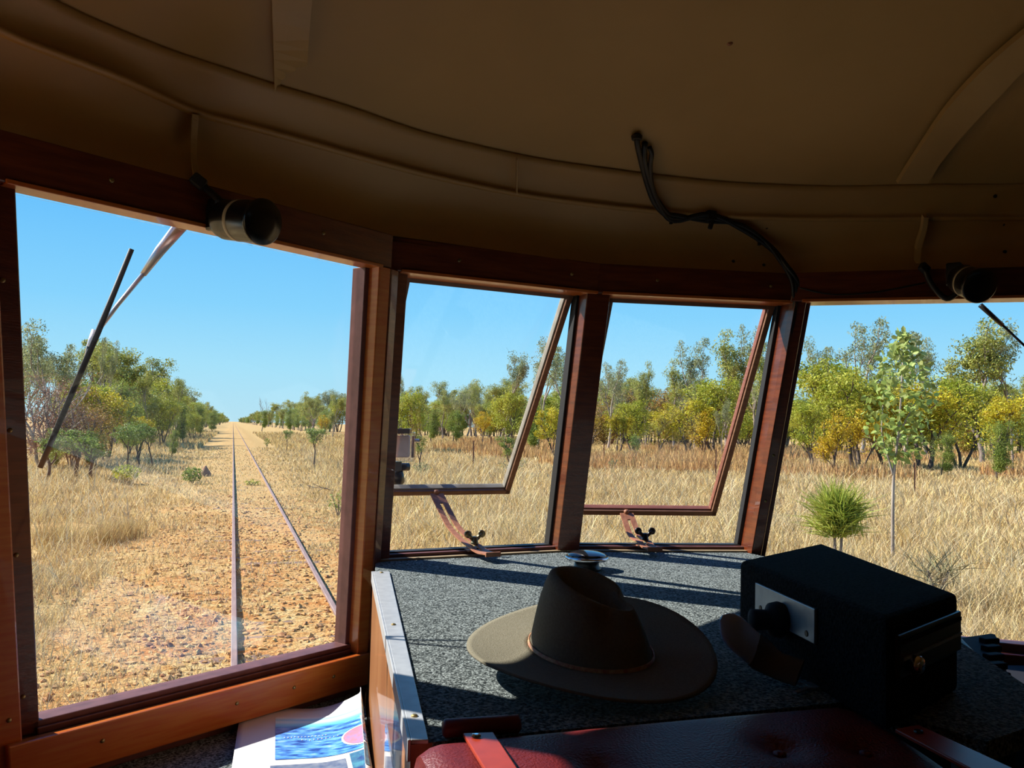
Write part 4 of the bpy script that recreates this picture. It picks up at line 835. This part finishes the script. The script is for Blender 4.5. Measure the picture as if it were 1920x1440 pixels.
def add(key, n, *a, **k): PR[key] = [proto(key, 100*len(PR)+i+11, *a, **k) for i in range(n)]
add('gum', 4, 10., M_gum, M_bark, .20, 4200, 3.2, spread=.75, kids=3, trunk=.42, clump=.62, crook=.17, depth=3)
add('olive', 4, 9.5, M_gum2, M_bkg, .22, 7000, 3.4, spread=.85, kids=3, trunk=.36, clump=.80, crook=.15, depth=3)
add('wattle', 4, 5.5, M_wat, M_bkd, .17, 6500, 2.4, stems=3, spread=.9, kids=3, trunk=.36, clump=.60, fill=.25)
add('yellow', 3, 4.5, M_mix, M_bkd, .17, 4200, 2.1, stems=2, spread=.95, kids=3, trunk=.34, clump=.50, fill=.12)
add('gold', 2, 4.0, M_yel, M_bkd, .16, 2800, 1.8, stems=2, spread=.95, kids=3, trunk=.34, clump=.45, fill=.1)
add('green', 4, 6.5, M_grn, M_bkd, .19, 6500, 2.2, stems=1, spread=.85, kids=4, trunk=.34, clump=.66, fill=.22, low=1)
add('spindly', 3, 3.2, M_grn, M_bkd, .12, 1500, 1.0, stems=1, spread=.8, kids=3, trunk=.48, clump=.34)
add('redbush', 2, 5.5, M_red, M_bark, .12, 6000, 2.9, stems=4, spread=.9, kids=4, trunk=.36, clump=.60, fill=.2, low=1)
add('orange', 2, 4.2, M_ora, M_bkd, .13, 4500, 2.0, stems=2, spread=.9, kids=3, trunk=.32, clump=.5, fill=.3, low=1)
add('dead', 2, 9., M_grn, M_bkg, .1, 0, 2.6, spread=.9, kids=3, trunk=.42, clump=.3, depth=3)
KIND = {'gum': ('gum_tree', 'open grey-green gum tree'), 'olive': ('gum_tree', 'full olive gum tree'), 'wattle': ('wattle_tree', 'lime green bushy wattle'), 'yellow': ('turning_shrub', 'yellow-green leafy shrub'), 'gold': ('turning_shrub', 'golden yellow shrub'), 'green': ('bushy_tree', 'mid green bushy tree'), 'spindly': ('sapling', 'small spindly dark-stemmed tree'), 'redbush': ('twiggy_bush', 'red-brown twiggy bush'), 'orange': ('turning_shrub', 'orange-brown shrub'), 'dead': ('dead_tree', 'bare grey dead tree')}
random.seed(21)
def plant(key, pos, H, wf=1., rot=None, label=None, group=None, pi=None, cat='tree'):
    k, tm, fm, h0 = PR[key][pi if pi is not None else random.randrange(len(PR[key]))]; s_ = H/h0
    r = bpy.data.objects.new(KIND[key][0], None); COL.objects.link(r); r.location = (pos[0], pos[1], -.03); r.scale = (s_*wf, s_*wf, s_); r.rotation_euler = (0, 0, random.uniform(0, 6.28) if rot is None else rot)
    t = bpy.data.objects.new('trunk', tm); COL.objects.link(t); t.parent = r
    if fm: f_ = bpy.data.objects.new('foliage', fm); COL.objects.link(f_); f_.parent = r
    return tag(r, label or KIND[key][1], cat if key not in ('redbush', 'orange', 'gold', 'yellow') else 'shrub', group)
def hor(x): return 790+.0238*(x-437)
def plantpx(key, x, ytop, d, wf=1., **k):
    H = (hor(x)-ytop)*d/F+CZ; return plant(key, ground_at(x, d), H, wf, **k)
# left of the line, individually placed
for a in (('gum', 98, 600, 44, 1.0, 'tall open gum standing highest behind the wiper at the far left'),
          ('gum', 62, 655, 47, .8, 'grey gum at the left edge of the left window, lower than its neighbour'),
          ('gum', 150, 640, 50, .7, 'thin gum right of the tallest one, behind the wiper crossing'),
          ('gum', 205, 626, 52, .42, 'slender gum with high tuft crown just right of the wiper'),
          ('redbush', 85, 690, 37, 1.25, 'large red-brown twiggy bush at the left edge below the tall gums'),
          ('redbush', 140, 745, 38, .9, 'smaller red-brown bush low behind the wiper blade'),
          ('wattle', 160, 700, 46, 1.1, 'lime green bush right above the yellow-orange one behind the wiper'),
          ('orange', 178, 745, 39, 1.1, 'yellow-orange shrub just right of the wiper blade'),
          ('yellow', 200, 722, 44, 1.0, 'yellow-green shrub rising behind the orange one'),
          ('green', 235, 700, 60, .8, 'dark topped tree between the slender gum and the twin crowns'),
          ('green', 246, 745, 50, .9, 'mid green tree low in front of the twin crowns'),
          ('olive', 275, 690, 66, .62, 'grey-green tree, tallest of the group left of the track'),
          ('yellow', 258, 775, 44, .8, 'low yellow-green shrub with dark stem in mid verge left of the line'),
          ('wattle', 305, 735, 70, .8, 'bright green bush between the two tallest crowns left of the track'),
          ('olive', 328, 706, 76, .62, 'rounded grey-green tree right of the tallest group'),
          ('green', 345, 745, 74, .8, 'green tree at the foot of the rounded grey-green one'),
          ('green', 376, 750, 105, .8, 'dark round-topped tree stepping down toward the vanishing point'),
          ('wattle', 362, 770, 90, .8, 'low green bush below the dark round-topped tree'),
          ('green', 398, 768, 150, .9, 'small tree just left of the far end of the cutting'),
          ('spindly', 243, 792, 36, 1.5, 'thin tree with dark stem, leftmost of three standing in the grass'),
          ('spindly', 265, 790, 38, 1.4, 'thin tree with dark stem, middle of three standing in the grass'),
          ('spindly', 289, 788, 40, 1.3, 'thin tree with dark stem, rightmost of three standing in the grass'),
          ('green', 110, 800, 35, .9, 'low green tree with dark stems beside the lower wiper blade'),
          ('spindly', 95, 815, 30, 1.5, 'small dark-stemmed sapling nearest the left window edge'),
          ('spindly', 150, 800, 31, 1.6, 'small dark-stemmed sapling right of the wiper tip'),
          ('green', 185, 800, 37, .9, 'low green bush in front of the orange shrub'),
          ('spindly', 175, 815, 30, 1.5, 'small sapling with slim stems in the grass left of the green tuft'),
          ('green', 325, 800, 48, .7, 'small green bush alone in grass left of the line'),
          # right of the line in the left window
          ('dead', 491, 742, 210, .8, 'bare dead tree standing right of the vanishing point'),
          ('green', 492, 765, 200, .7, 'dark green tree at the foot of the bare dead one'),
          ('green', 545, 758, 170, .8, 'dark green tree between the dead tree and the round crown'),
          ('olive', 585, 738, 130, .75, 'round dark crown, tallest left of the post edge'),
          ('olive', 624, 737, 120, .85, 'broad pale green crown beside the round dark one'),
          ('gold', 606, 775, 112, .6, 'small golden shrub low between two crowns left of the post'),
          ('gum', 655, 742, 105, .7, 'pale open gum touching the left post'),
          ('spindly', 592, 800, 42, 1.5, 'bushy sapling with two dark stems in the grass left of the post'),
          ('spindly', 539, 805, 62, 1.1, 'tiny sapling in the grass right of the right rail'),
          # second window
          ('wattle', 768, 728, 70, .9, 'bright lime bush just right of the left post above the camera'),
          ('gum', 750, 700, 95, .5, 'thin grey gum peeping above the lime bush by the left post'),
          ('olive', 790, 722, 125, .9, 'green crown right of the lime bush in the second window'),
          ('olive', 830, 728, 130, .8, 'green crown in the middle of the second window treeline'),
          ('gum', 862, 724, 125, .8, 'open grey-green gum in the middle of the second window treeline'),
          ('olive', 893, 722, 130, .8, 'full green crown left of the tall gum in the second window'),
          ('green', 808, 760, 105, .9, 'lower dark green bush in the second window, left half'),
          ('green', 850, 762, 105, .9, 'lower green bush in the second window, centre'),
          ('gold', 904, 768, 95, .9, 'golden orange shrub at the foot of the treeline in the second window'),
          ('gum', 945, 655, 80, .75, 'tall leaning gum with clumped leaves below the flying bird'),
          ('wattle', 962, 725, 72, .9, 'lime green tree below the tall leaning gum'),
          ('gum', 1008, 625, 76, .85, 'tallest pale gum behind the slanting sash edge of the second window'),
          ('gum', 1052, 640, 72, .8, 'pale open gum against the centre post'),
          ('green', 1000, 740, 70, .8, 'dark green bush behind the slanting sash edge'),
          ('yellow', 1040, 760, 65, .9, 'yellow-green shrub beside the centre post'),
          ('spindly', 960, 815, 38, 1.3, 'small multi-stemmed sapling near the sash corner of the second window'),
          ('spindly', 790, 812, 40, .9, 'thin sapling right of the action camera'),
          # third window
          ('gum', 1140, 668, 92, .8, 'pale gum against the right side of the centre post'),
          ('gum', 1165, 690, 95, .6, 'smaller pale gum under the second bird'),
          ('olive', 1212, 672, 100, .55, 'upright green gum in the left half of the third window'),
          ('wattle', 1185, 745, 84, 1.0, 'bright green bush low in the left half of the third window'),
          ('olive', 1262, 668, 92, .8, 'rounded olive crown left of the highest crown in the third window'),
          ('gum', 1302, 628, 88, .7, 'open gum crown left of the highest one in the third window'),
          ('olive', 1360, 612, 84, .85, 'highest olive crown in the third window'),
          ('gum', 1415, 596, 90, .55, 'thin pale gum rising above the slanting sash of the third window'),
          ('olive', 1425, 640, 80, .8, 'olive crown behind the slanting sash of the third window'),
          ('wattle', 1345, 700, 74, 1.2, 'lime green tree below the highest crown'),
          ('yellow', 1290, 745, 72, 1.2, 'broad yellow-green shrub in the centre of the third window'),
          ('gold', 1318, 765, 70, 1.0, 'golden shrub right of the broad yellow-green one'),
          ('yellow', 1232, 765, 72, 1.1, 'yellow-green shrub on leaning dark stems in the third window'),
          ('yellow', 1160, 770, 76, 1.0, 'yellow-green shrub low beside the centre post'),
          ('gum', 1352, 745, 66, .6, 'white-trunked young gum in front of the forest in the third window'),
          ('spindly', 1192, 812, 50, .9, 'thin bare-stemmed sapling in the field beyond the right stay'),
          # right window
          ('gum', 1520, 625, 88, .7, 'pale gum beside the right post'),
          ('wattle', 1545, 655, 62, 1.1, 'lime green tree beside the right post in the right window'),
          ('gum', 1615, 586, 84, .85, 'tall domed gum left of the broad-leaved sapling'),
          ('gum', 1690, 612, 90, .7, 'pale gum behind the broad-leaved sapling'),
          ('gum', 1742, 618, 80, .7, 'open gum right of the broad-leaved sapling'),
          ('olive', 1840, 590, 70, 1.0, 'large olive gum with crooked limbs near the right edge'),
          ('gum', 1900, 600, 72, .9, 'open gum cut by the right edge of the picture'),
          ('wattle', 1605, 690, 58, 1.2, 'dense lime green bush left of the broad-leaved sapling'),
          ('yellow', 1660, 720, 60, 1.2, 'yellow-green shrub behind the broad-leaved sapling'),
          ('yellow', 1735, 715, 56, 1.3, 'large yellow-flecked shrub right of the broad-leaved sapling'),
          ('wattle', 1800, 700, 58, 1.1, 'lime green bush below the crooked gum'),
          ('gold', 1560, 775, 44, 1.0, 'golden shrub low behind the feathery bush'),
          ('gold', 1612, 760, 47, .9, 'golden shrub on a dark stem just right of the feathery bush'),
          ('yellow', 1880, 730, 50, 1.1, 'yellow-green bush low at the right edge'),
          ('green', 1765, 805, 46, .8, 'dark green low bush with stout stem right of the sapling trunk'),
          ('green', 1868, 775, 44, .8, 'small dark green tree near the right edge'),
          ('wattle', 1525, 740, 56, 1.0, 'lime bush hugging the right post')):
    plantpx(*a[:5], label=a[5])
# forest behind, row after row; too mixed to tell apart
random.seed(77)
def row(n, fx, dist, keys, H0, H1, label, group):
    for i in range(n):
        x, y = fx(i/max(1, n-1)); x += random.uniform(-1, 1)*dist; y += random.uniform(-1, 1)*dist; plant(random.choice(keys), (x, y), random.uniform(H0, H1), random.uniform(.85, 1.25), label=label, group=group)
mixk = ['gum', 'olive', 'green', 'wattle', 'olive']
for key_ in ('olive', 'green', 'wattle'): pass
def rows_by_kind(n, fx, dist, keys, H0, H1, where, group):
    for i in range(n):
        x, y = fx(i/max(1, n-1)); x += random.uniform(-1, 1)*dist; y += random.uniform(-1, 1)*dist; k_ = random.choice(keys)
        P_w = np.array([x, y, 0.]); dd_ = P_w@fw; c_px = 960+F*(P_w@rt)/max(dd_, 1)
        if 'track' in where: zn = 'the nearer part of ' if y < 190 else ('the middle of ' if y < 600 else 'the far end of '); lab = where.replace('in the row', 'in '+zn+'the row')
        else:
            names = (('left window', 40, 685), ('second window', 685, 1105), ('third window', 1105, 1480), ('right window', 1480, 1960)); nm_, a0_, a1_ = min(names, key=lambda q: 0 if q[1] <= c_px < q[2] else min(abs(c_px-q[1]), abs(c_px-q[2]))); f_ = (c_px-a0_)/(a1_-a0_)
            lab = where+', '+('left' if f_ < .34 else 'middle' if f_ < .67 else 'right')+' of the '+nm_
        plant(k_, (x, y), random.uniform(H0, H1)*(.72 if k_ in ('wattle', 'yellow', 'green') else 1), random.uniform(.9, 1.3), label=KIND[k_][1]+' '+lab, group=group+', '+k_+' kind')
geo = lambda a, b, t: a*(b/a)**t
rows_by_kind(74, lambda t: (-9.5-1.5*math.sin(t*40), geo(75, 1900, t)), 1.2, ['green', 'olive', 'green', 'wattle'], 7, 10.5, 'in the row left of the track', 'far row left of the track')
rows_by_kind(60, lambda t: (lerp(19, 13, t), geo(190, 1900, t)), 1.5, ['green', 'olive', 'green', 'olive'], 7., 10.5, 'in the row right of the track', 'far row right of the track')
rows_by_kind(30, lambda t: (lerp(-34, -13, t), lerp(52, 115, t)), 3, ['olive', 'green', 'gum', 'wattle'], 7, 10.5, 'in the rear wood', 'wood on the left')
rows_by_kind(50, lambda t: (lerp(22, 58, t), lerp(250, 140, t)), 4, ['olive', 'green', 'wattle', 'gum'], 8, 12, 'in the distant treeline', 'distant treeline in the second window')
rows_by_kind(54, lambda t: (lerp(45, 112, t), lerp(150, 92, t)), 5, ['olive', 'green', 'wattle', 'yellow', 'gum'], 8.5, 13, 'in the second rank', 'forest across the field')
rows_by_kind(54, lambda t: (lerp(42, 98, t), lerp(118, 62, t)), 3, ['wattle', 'yellow', 'green', 'wattle', 'orange'], 5.5, 9., 'at the forest front', 'forest front across the field')
rows_by_kind(44, lambda t: (lerp(55, 160, t), lerp(210, 120, t)), 6, ['olive', 'green'], 12, 16, 'far back', 'back of the forest across the field')
rows_by_kind(60, lambda t: (lerp(28, 150, t), lerp(235, 118, t)), 4, ['green', 'redbush', 'wattle'], 6, 8, 'in the undergrowth', 'undergrowth in the forest')
# ---- nearer plants
def leafy_sapling():
    global rng; rng = np.random.default_rng(4); q = ground_at(1674, 14.6); r = thing('broadleaf_sapling', (q[0], q[1], 0), 'slender sapling with big bright leaves standing in front of the forest in the right window', 'sapling', cab=False)
    m = MB(); H = 3.95; pts = [np.array([0, 0, -.1]), np.array([.0, 0, .8]), np.array([.02, 0, 1.5]), np.array([.10, 0, 2.1]), np.array([.17, 0, 2.8]), np.array([.22, 0, 3.6])]; m.tube([p+q for p in crom(pts, 4)], np.linspace(.032, .012, 21), 8)
    m.tube([p+q for p in crom([pts[2]*.99, np.array([-.05, .05, 1.8]), np.array([-.14, .1, 2.2]), np.array([-.12, .1, 2.7])], 4)], np.linspace(.02, .008, 13), 7)
    m.tube([p+q for p in crom([pts[3], np.array([.20, -.05, 2.4]), np.array([.38, -.1, 2.75])], 4)], np.linspace(.018, .007, 9), 7)
    m.build('trunk', M_bark, r, cab=False, smooth=True)
    n = 680; u = rng.uniform(0, 1, n); z = 1.75+2.2*u; w = .55*np.sin(np.pi*np.clip(u*.93+.09, 0, 1))**.8+.05; a = rng.uniform(0, 6.28, n); rr = w*np.sqrt(rng.uniform(.05, 1, n)); C = np.stack([q[0]+.12+.10*u+rr*np.cos(a), q[1]+rr*np.sin(a), z], 1)
    m = MB()
    for c in C:
        s_ = rng.uniform(.09, .17); d_ = rng.standard_normal(3); d_[2] -= .3; d_ /= np.linalg.norm(d_); e_ = np.cross(d_, rng.standard_normal(3)); e_ /= np.linalg.norm(e_); nn = np.cross(d_, e_)
        m.add([c, c+d_*s_*.3+e_*s_*.26+nn*.01, c+d_*s_*.7+e_*s_*.28+nn*.01, c+d_*s_, c+d_*s_*.7-e_*s_*.28+nn*.01, c+d_*s_*.3-e_*s_*.26+nn*.01], [(0, 1, 2, 3), (0, 3, 4, 5)])
    m.build('foliage', M_big, r, cab=False)
leafy_sapling()
def broom(px_, d_, top, label, name='feathery_bush', spread=.66, n=1500, leafm_=M_broom):
    global rng; rng = np.random.default_rng(int(px_)); q = ground_at(px_, d_); H = (hor(px_)-top)*d_/F+CZ; r = thing(name, (q[0], q[1], 0), label, 'bush', cab=False)
    m = MB()
    for k in range(4):
        a = k*1.6; m.tube([q+np.array([.05*math.cos(a), .05*math.sin(a), -.05]), q+np.array([.07*math.cos(a), .07*math.sin(a), H*.35]), q+np.array([.16*math.cos(a), .16*math.sin(a), H*.6])], [.022, .018, .008], 6)
    m.build('stems', M_bkg, r, cab=False); m = MB()
    for i in range(n):
        a = rng.uniform(0, 6.28); e_ = rng.uniform(.15, 1.45); b = q+np.array([rng.normal(0, .10), rng.normal(0, .10), H*rng.uniform(.34, .62)]); L_ = spread*rng.uniform(.45, 1.1); dd = np.array([math.cos(a)*math.cos(e_), math.sin(a)*math.cos(e_), math.sin(e_)]); ln = H-b[2]; L_ = min(L_, ln/max(.2, dd[2]))
        t = b+dd*L_*.5; t2 = b+dd*L_+np.array([0, 0, -.08*L_]); s_ = np.cross(dd, rng.standard_normal(3)); s_ /= np.linalg.norm(s_); s_ *= .0045 if n < 300 else .008; m.add([b-s_, b+s_, t+s_, t-s_, t2], [(0, 1, 2, 3), (3, 2, 4)])
    m.build('foliage', leafm_, r, cab=False)
broom(1572, 13.5, 876, 'feathery bright green bush on several stems in front of the right window')
broom(1758, 10.5, 1010, 'sparse wispy bush of fine twigs right of the sapling trunk', 'wispy_bush', .60, 130, mat('thin_twigs', (.28, .22, .13), .9, (.34, .34, .15), 3))
def shrub(px_, py_, hh, ww, leaf, label, ls=.09, n=500, name='low_shrub'):
    global rng; rng = np.random.default_rng(int(px_)+9); d_ = CZ*F/(py_-hor(px_)); q = ground_at(px_, d_); H = hh*d_/F; R_s = ww*d_/F/2; r = thing(name, (q[0], q[1], 0), label, 'shrub', cab=False)
    m = MB()
    for k in range(6): a = k*1.05+.3; m.tube([q+np.array([0, 0, -.02]), q+np.array([R_s*.35*math.cos(a), R_s*.35*math.sin(a), H*.45]), q+np.array([R_s*.7*math.cos(a), R_s*.7*math.sin(a), H*.85])], [.012, .009, .004], 5)
    m.build('stems', M_bkg, r, cab=False)
    u = rng.standard_normal((n, 3)); u /= np.linalg.norm(u, axis=1)[:, None]; C = u*(rng.uniform(.1, 1, n)**.5)[:, None]*np.array([R_s, R_s, H*.42])+np.array([0, 0, H*.55]); me = leafmesh('foliage', C, ls, .4, leaf); o = bpy.data.objects.new('foliage', me); COL.objects.link(o); o.parent = r
for a in ((242, 905, 36, 52, M_wat, 'round green tuft in the grass left of the termite mound', .10, 450), (365, 908, 34, 40, M_grn, 'grey-green shrub touching the termite mound', .10, 420), (478, 912, 14, 34, M_wat, 'low green tuft between the rails', .07, 160),
          (640, 968, 50, 44, M_big, 'broad-leaved green sprig at the left edge of the post by the red bracket', .085, 110), (585, 828, 16, 22, M_grn, 'small green clump right of the right rail in mid distance', .14, 200), (502, 838, 18, 14, M_grn, 'tiny dark clump beside the right rail', .12, 150),
          (792, 892, 26, 40, M_gum, 'pale low shrub just right of the action camera', .09, 160), (958, 890, 30, 48, M_gum, 'pale low shrub beside the corner of the left open sash', .09, 180), (978, 880, 24, 30, M_gum, 'pale twiggy shrub right of the sash corner', .09, 110), (870, 815, 26, 60, M_wat, 'olive green low shrub mass at the field edge in the second window', .25, 350), (1440, 905, 30, 40, M_wat, 'pale green weed clump against the right post', .1, 220), (1150, 885, 26, 26, M_gum, 'small pale shrub beside the leftmost picket of the third window', .1, 120)):
    shrub(*a)
# spiky grass clumps at lower left with dark shade
for px_, py_, hh, ww, lb in ((118, 1010, 40, 110, 'dark based grass clump at the left edge of the verge'), (205, 1012, 36, 70, 'smaller dark based grass clump right of the first'), (250, 1005, 34, 60, 'dry tussock left of the track in line with the dark clumps')):
    rng = np.random.default_rng(px_); d_ = CZ*F/(py_-hor(px_)); q = ground_at(px_, d_); n = 420; x = q[0]+rng.normal(0, ww*d_/F/4, n); y = q[1]+rng.normal(0, .25, n); o = blades('grass_tussock', mkpos(x, y)-np.array([q[0], q[1], 0]), rng.uniform(.5, 1.2, n)*hh*d_/F*1.2, np.full(n, .011), .5, M_straw, lb, 'tussock'); o.location = (q[0], q[1], 0); del o['kind']
# termite mound
q = ground_at(388, CZ*F/(894-hor(388))); m = MB(); random.seed(9); NR = 18
rows = [[(q[0]+(r_*(1+.16*mn.noise(Vector((math.cos(2*math.pi*k/NR)*2, math.sin(2*math.pi*k/NR)*2, z*4)))))*math.cos(2*math.pi*k/NR)+.05*z, q[1]+r_*(1+.2*mn.noise(Vector((math.cos(2*math.pi*k/NR)*2, math.sin(2*math.pi*k/NR)*2, z*4))))*math.sin(2*math.pi*k/NR), z) for k in range(NR)] for r_, z in ((.27, -.05), (.24, .08), (.19, .18), (.13, .28), (.08, .36), (.035, .42), (.008, .44))]
m.grid(rows, closed=True); tag(m.build('termite_mound', mat('termite_clay', (.50, .28, .16), .95, (.38, .20, .11), 14, bump=.6), cab=False, smooth=True), 'small pointed clay termite mound beside the left rail', 'termite mound')
# fallen branch and log
q = ground_at(625, CZ*F/(925-hor(625))); m = MB()
for P in ([(0, 0, .12), (-.35, .05, .22), (-.62, 0, .34)], [(0, 0, .12), (-.25, -.1, .2), (-.45, -.15, .10)], [(.4, .1, .08), (0, 0, .12)], [(-.3, .04, .2), (-.55, .1, .20), (-.8, .1, .28)]): m.tube([np.array(p)*.9+q for p in crom(P, 4)], .009, 5)
tag(m.build('fallen_branch', M_bkg, cab=False), 'bare forked twig lying in the grass left of the red bracket', 'branch')
q = ground_at(1875, 50.); q2 = ground_at(1900, 50.); m = MB(); m.tube([q+np.array([-.4, 0, .35]), (q+q2)/2+np.array([0, 0, .42]), q2+np.array([.6, 0, .40])], [.15, .17, .12], 10); tag(m.build('fallen_log', M_bark, cab=False, smooth=True), 'pale fallen log in the grass at the right edge', 'log')
# fence pickets
for px_, top, bot, lb in ((1715, 867, 932, 'rusty star picket, nearest and tallest, in the right window'), (1343, 843, 898, 'thin rusty picket behind the slanting sash of the third window'), (1133, 832, 868, 'rusty picket right of the centre post in the third window'), (1008, 823, 848, 'thin picket left of the centre post'), (921, 819, 841, 'thin picket in the middle of the second window field'), (889, 826, 872, 'grey leaning stick in the field above the left stay'), (856, 815, 832, 'faint distant picket in the second window')):
    d_ = CZ*F/(bot-hor(px_)); q = ground_at(px_, d_); H = (bot-top)*d_/F; m = MB(); s_ = .035*max(1, d_/45)
    m.prism([(q[0]-s_, q[1]), (q[0]-.008, q[1]-.008), (q[0], q[1]-s_), (q[0]+.008, q[1]-.008), (q[0]+s_, q[1]), (q[0], q[1]+.012)], -.1, H); tag(m.build('fence_picket', mat('rusty_picket', (.16, .06, .035), .8) if px_ == 1715 else bpy.data.materials['rusty_picket'], cab=False), lb, 'fence post', 'pickets of the wireless fence line')
# birds
def bird(px_, py_, d_, span, tilt, flap, label):
    c = ray(px_, py_)*d_+np.array([0, 0, CZ]); M = Matrix.Rotation(tilt, 3, Vector(fw)) ; m = MB(); ex_ = np.array(M @ Vector(rt)); ez_ = np.array(M @ Vector(up)); ey_ = fw
    b0 = [c-ey_*span*.22, c-ey_*span*.10, c, c+ey_*span*.14, c+ey_*span*.26]; m.tube(b0, [.01*span, .05*span, .06*span, .035*span, .015*span], 8)
    for s_ in (-1, 1):
        P = [c, c+ex_*s_*span*.22+ez_*flap*span*.20, c+ex_*s_*span*.5+ez_*(flap*span*.20-span*.10*abs(flap)+(.22*span if flap > 0 else -.12*span))]; ch = [.12*span, .10*span, .03*span]
        R_a = [[p-ey_*k for p, k in zip(P, ch)], [p+ey_*k*.8 for p, k in zip(P, ch)]]; m.grid([[a_-ez_*.006*span for a_ in R_a[0]], [a_+ez_*.006*span for a_ in R_a[0]], [a_+ez_*.006*span for a_ in R_a[1]], [a_-ez_*.006*span for a_ in R_a[1]], [a_-ez_*.006*span for a_ in R_a[0]]])
    m.add([c+ey_*span*.2-ex_*.02*span, c+ey_*span*.2+ex_*.02*span, c+ey_*span*.38+ex_*.06*span, c+ey_*span*.38-ex_*.06*span], [(0, 1, 2, 3)])
    tag(m.build('bird', mat('dark_plumage', (.045, .035, .03), .8) if 'dark_plumage' not in bpy.data.materials else bpy.data.materials['dark_plumage'], cab=False), label, 'bird')
bird(954, 660, 95, .95, .5, .9, 'dark kite with raised wings flying above the tall gum in the second window')
bird(1165, 678, 95, .95, .1, -.9, 'dark kite with drooped wings above the trees in the third window')
fixup()
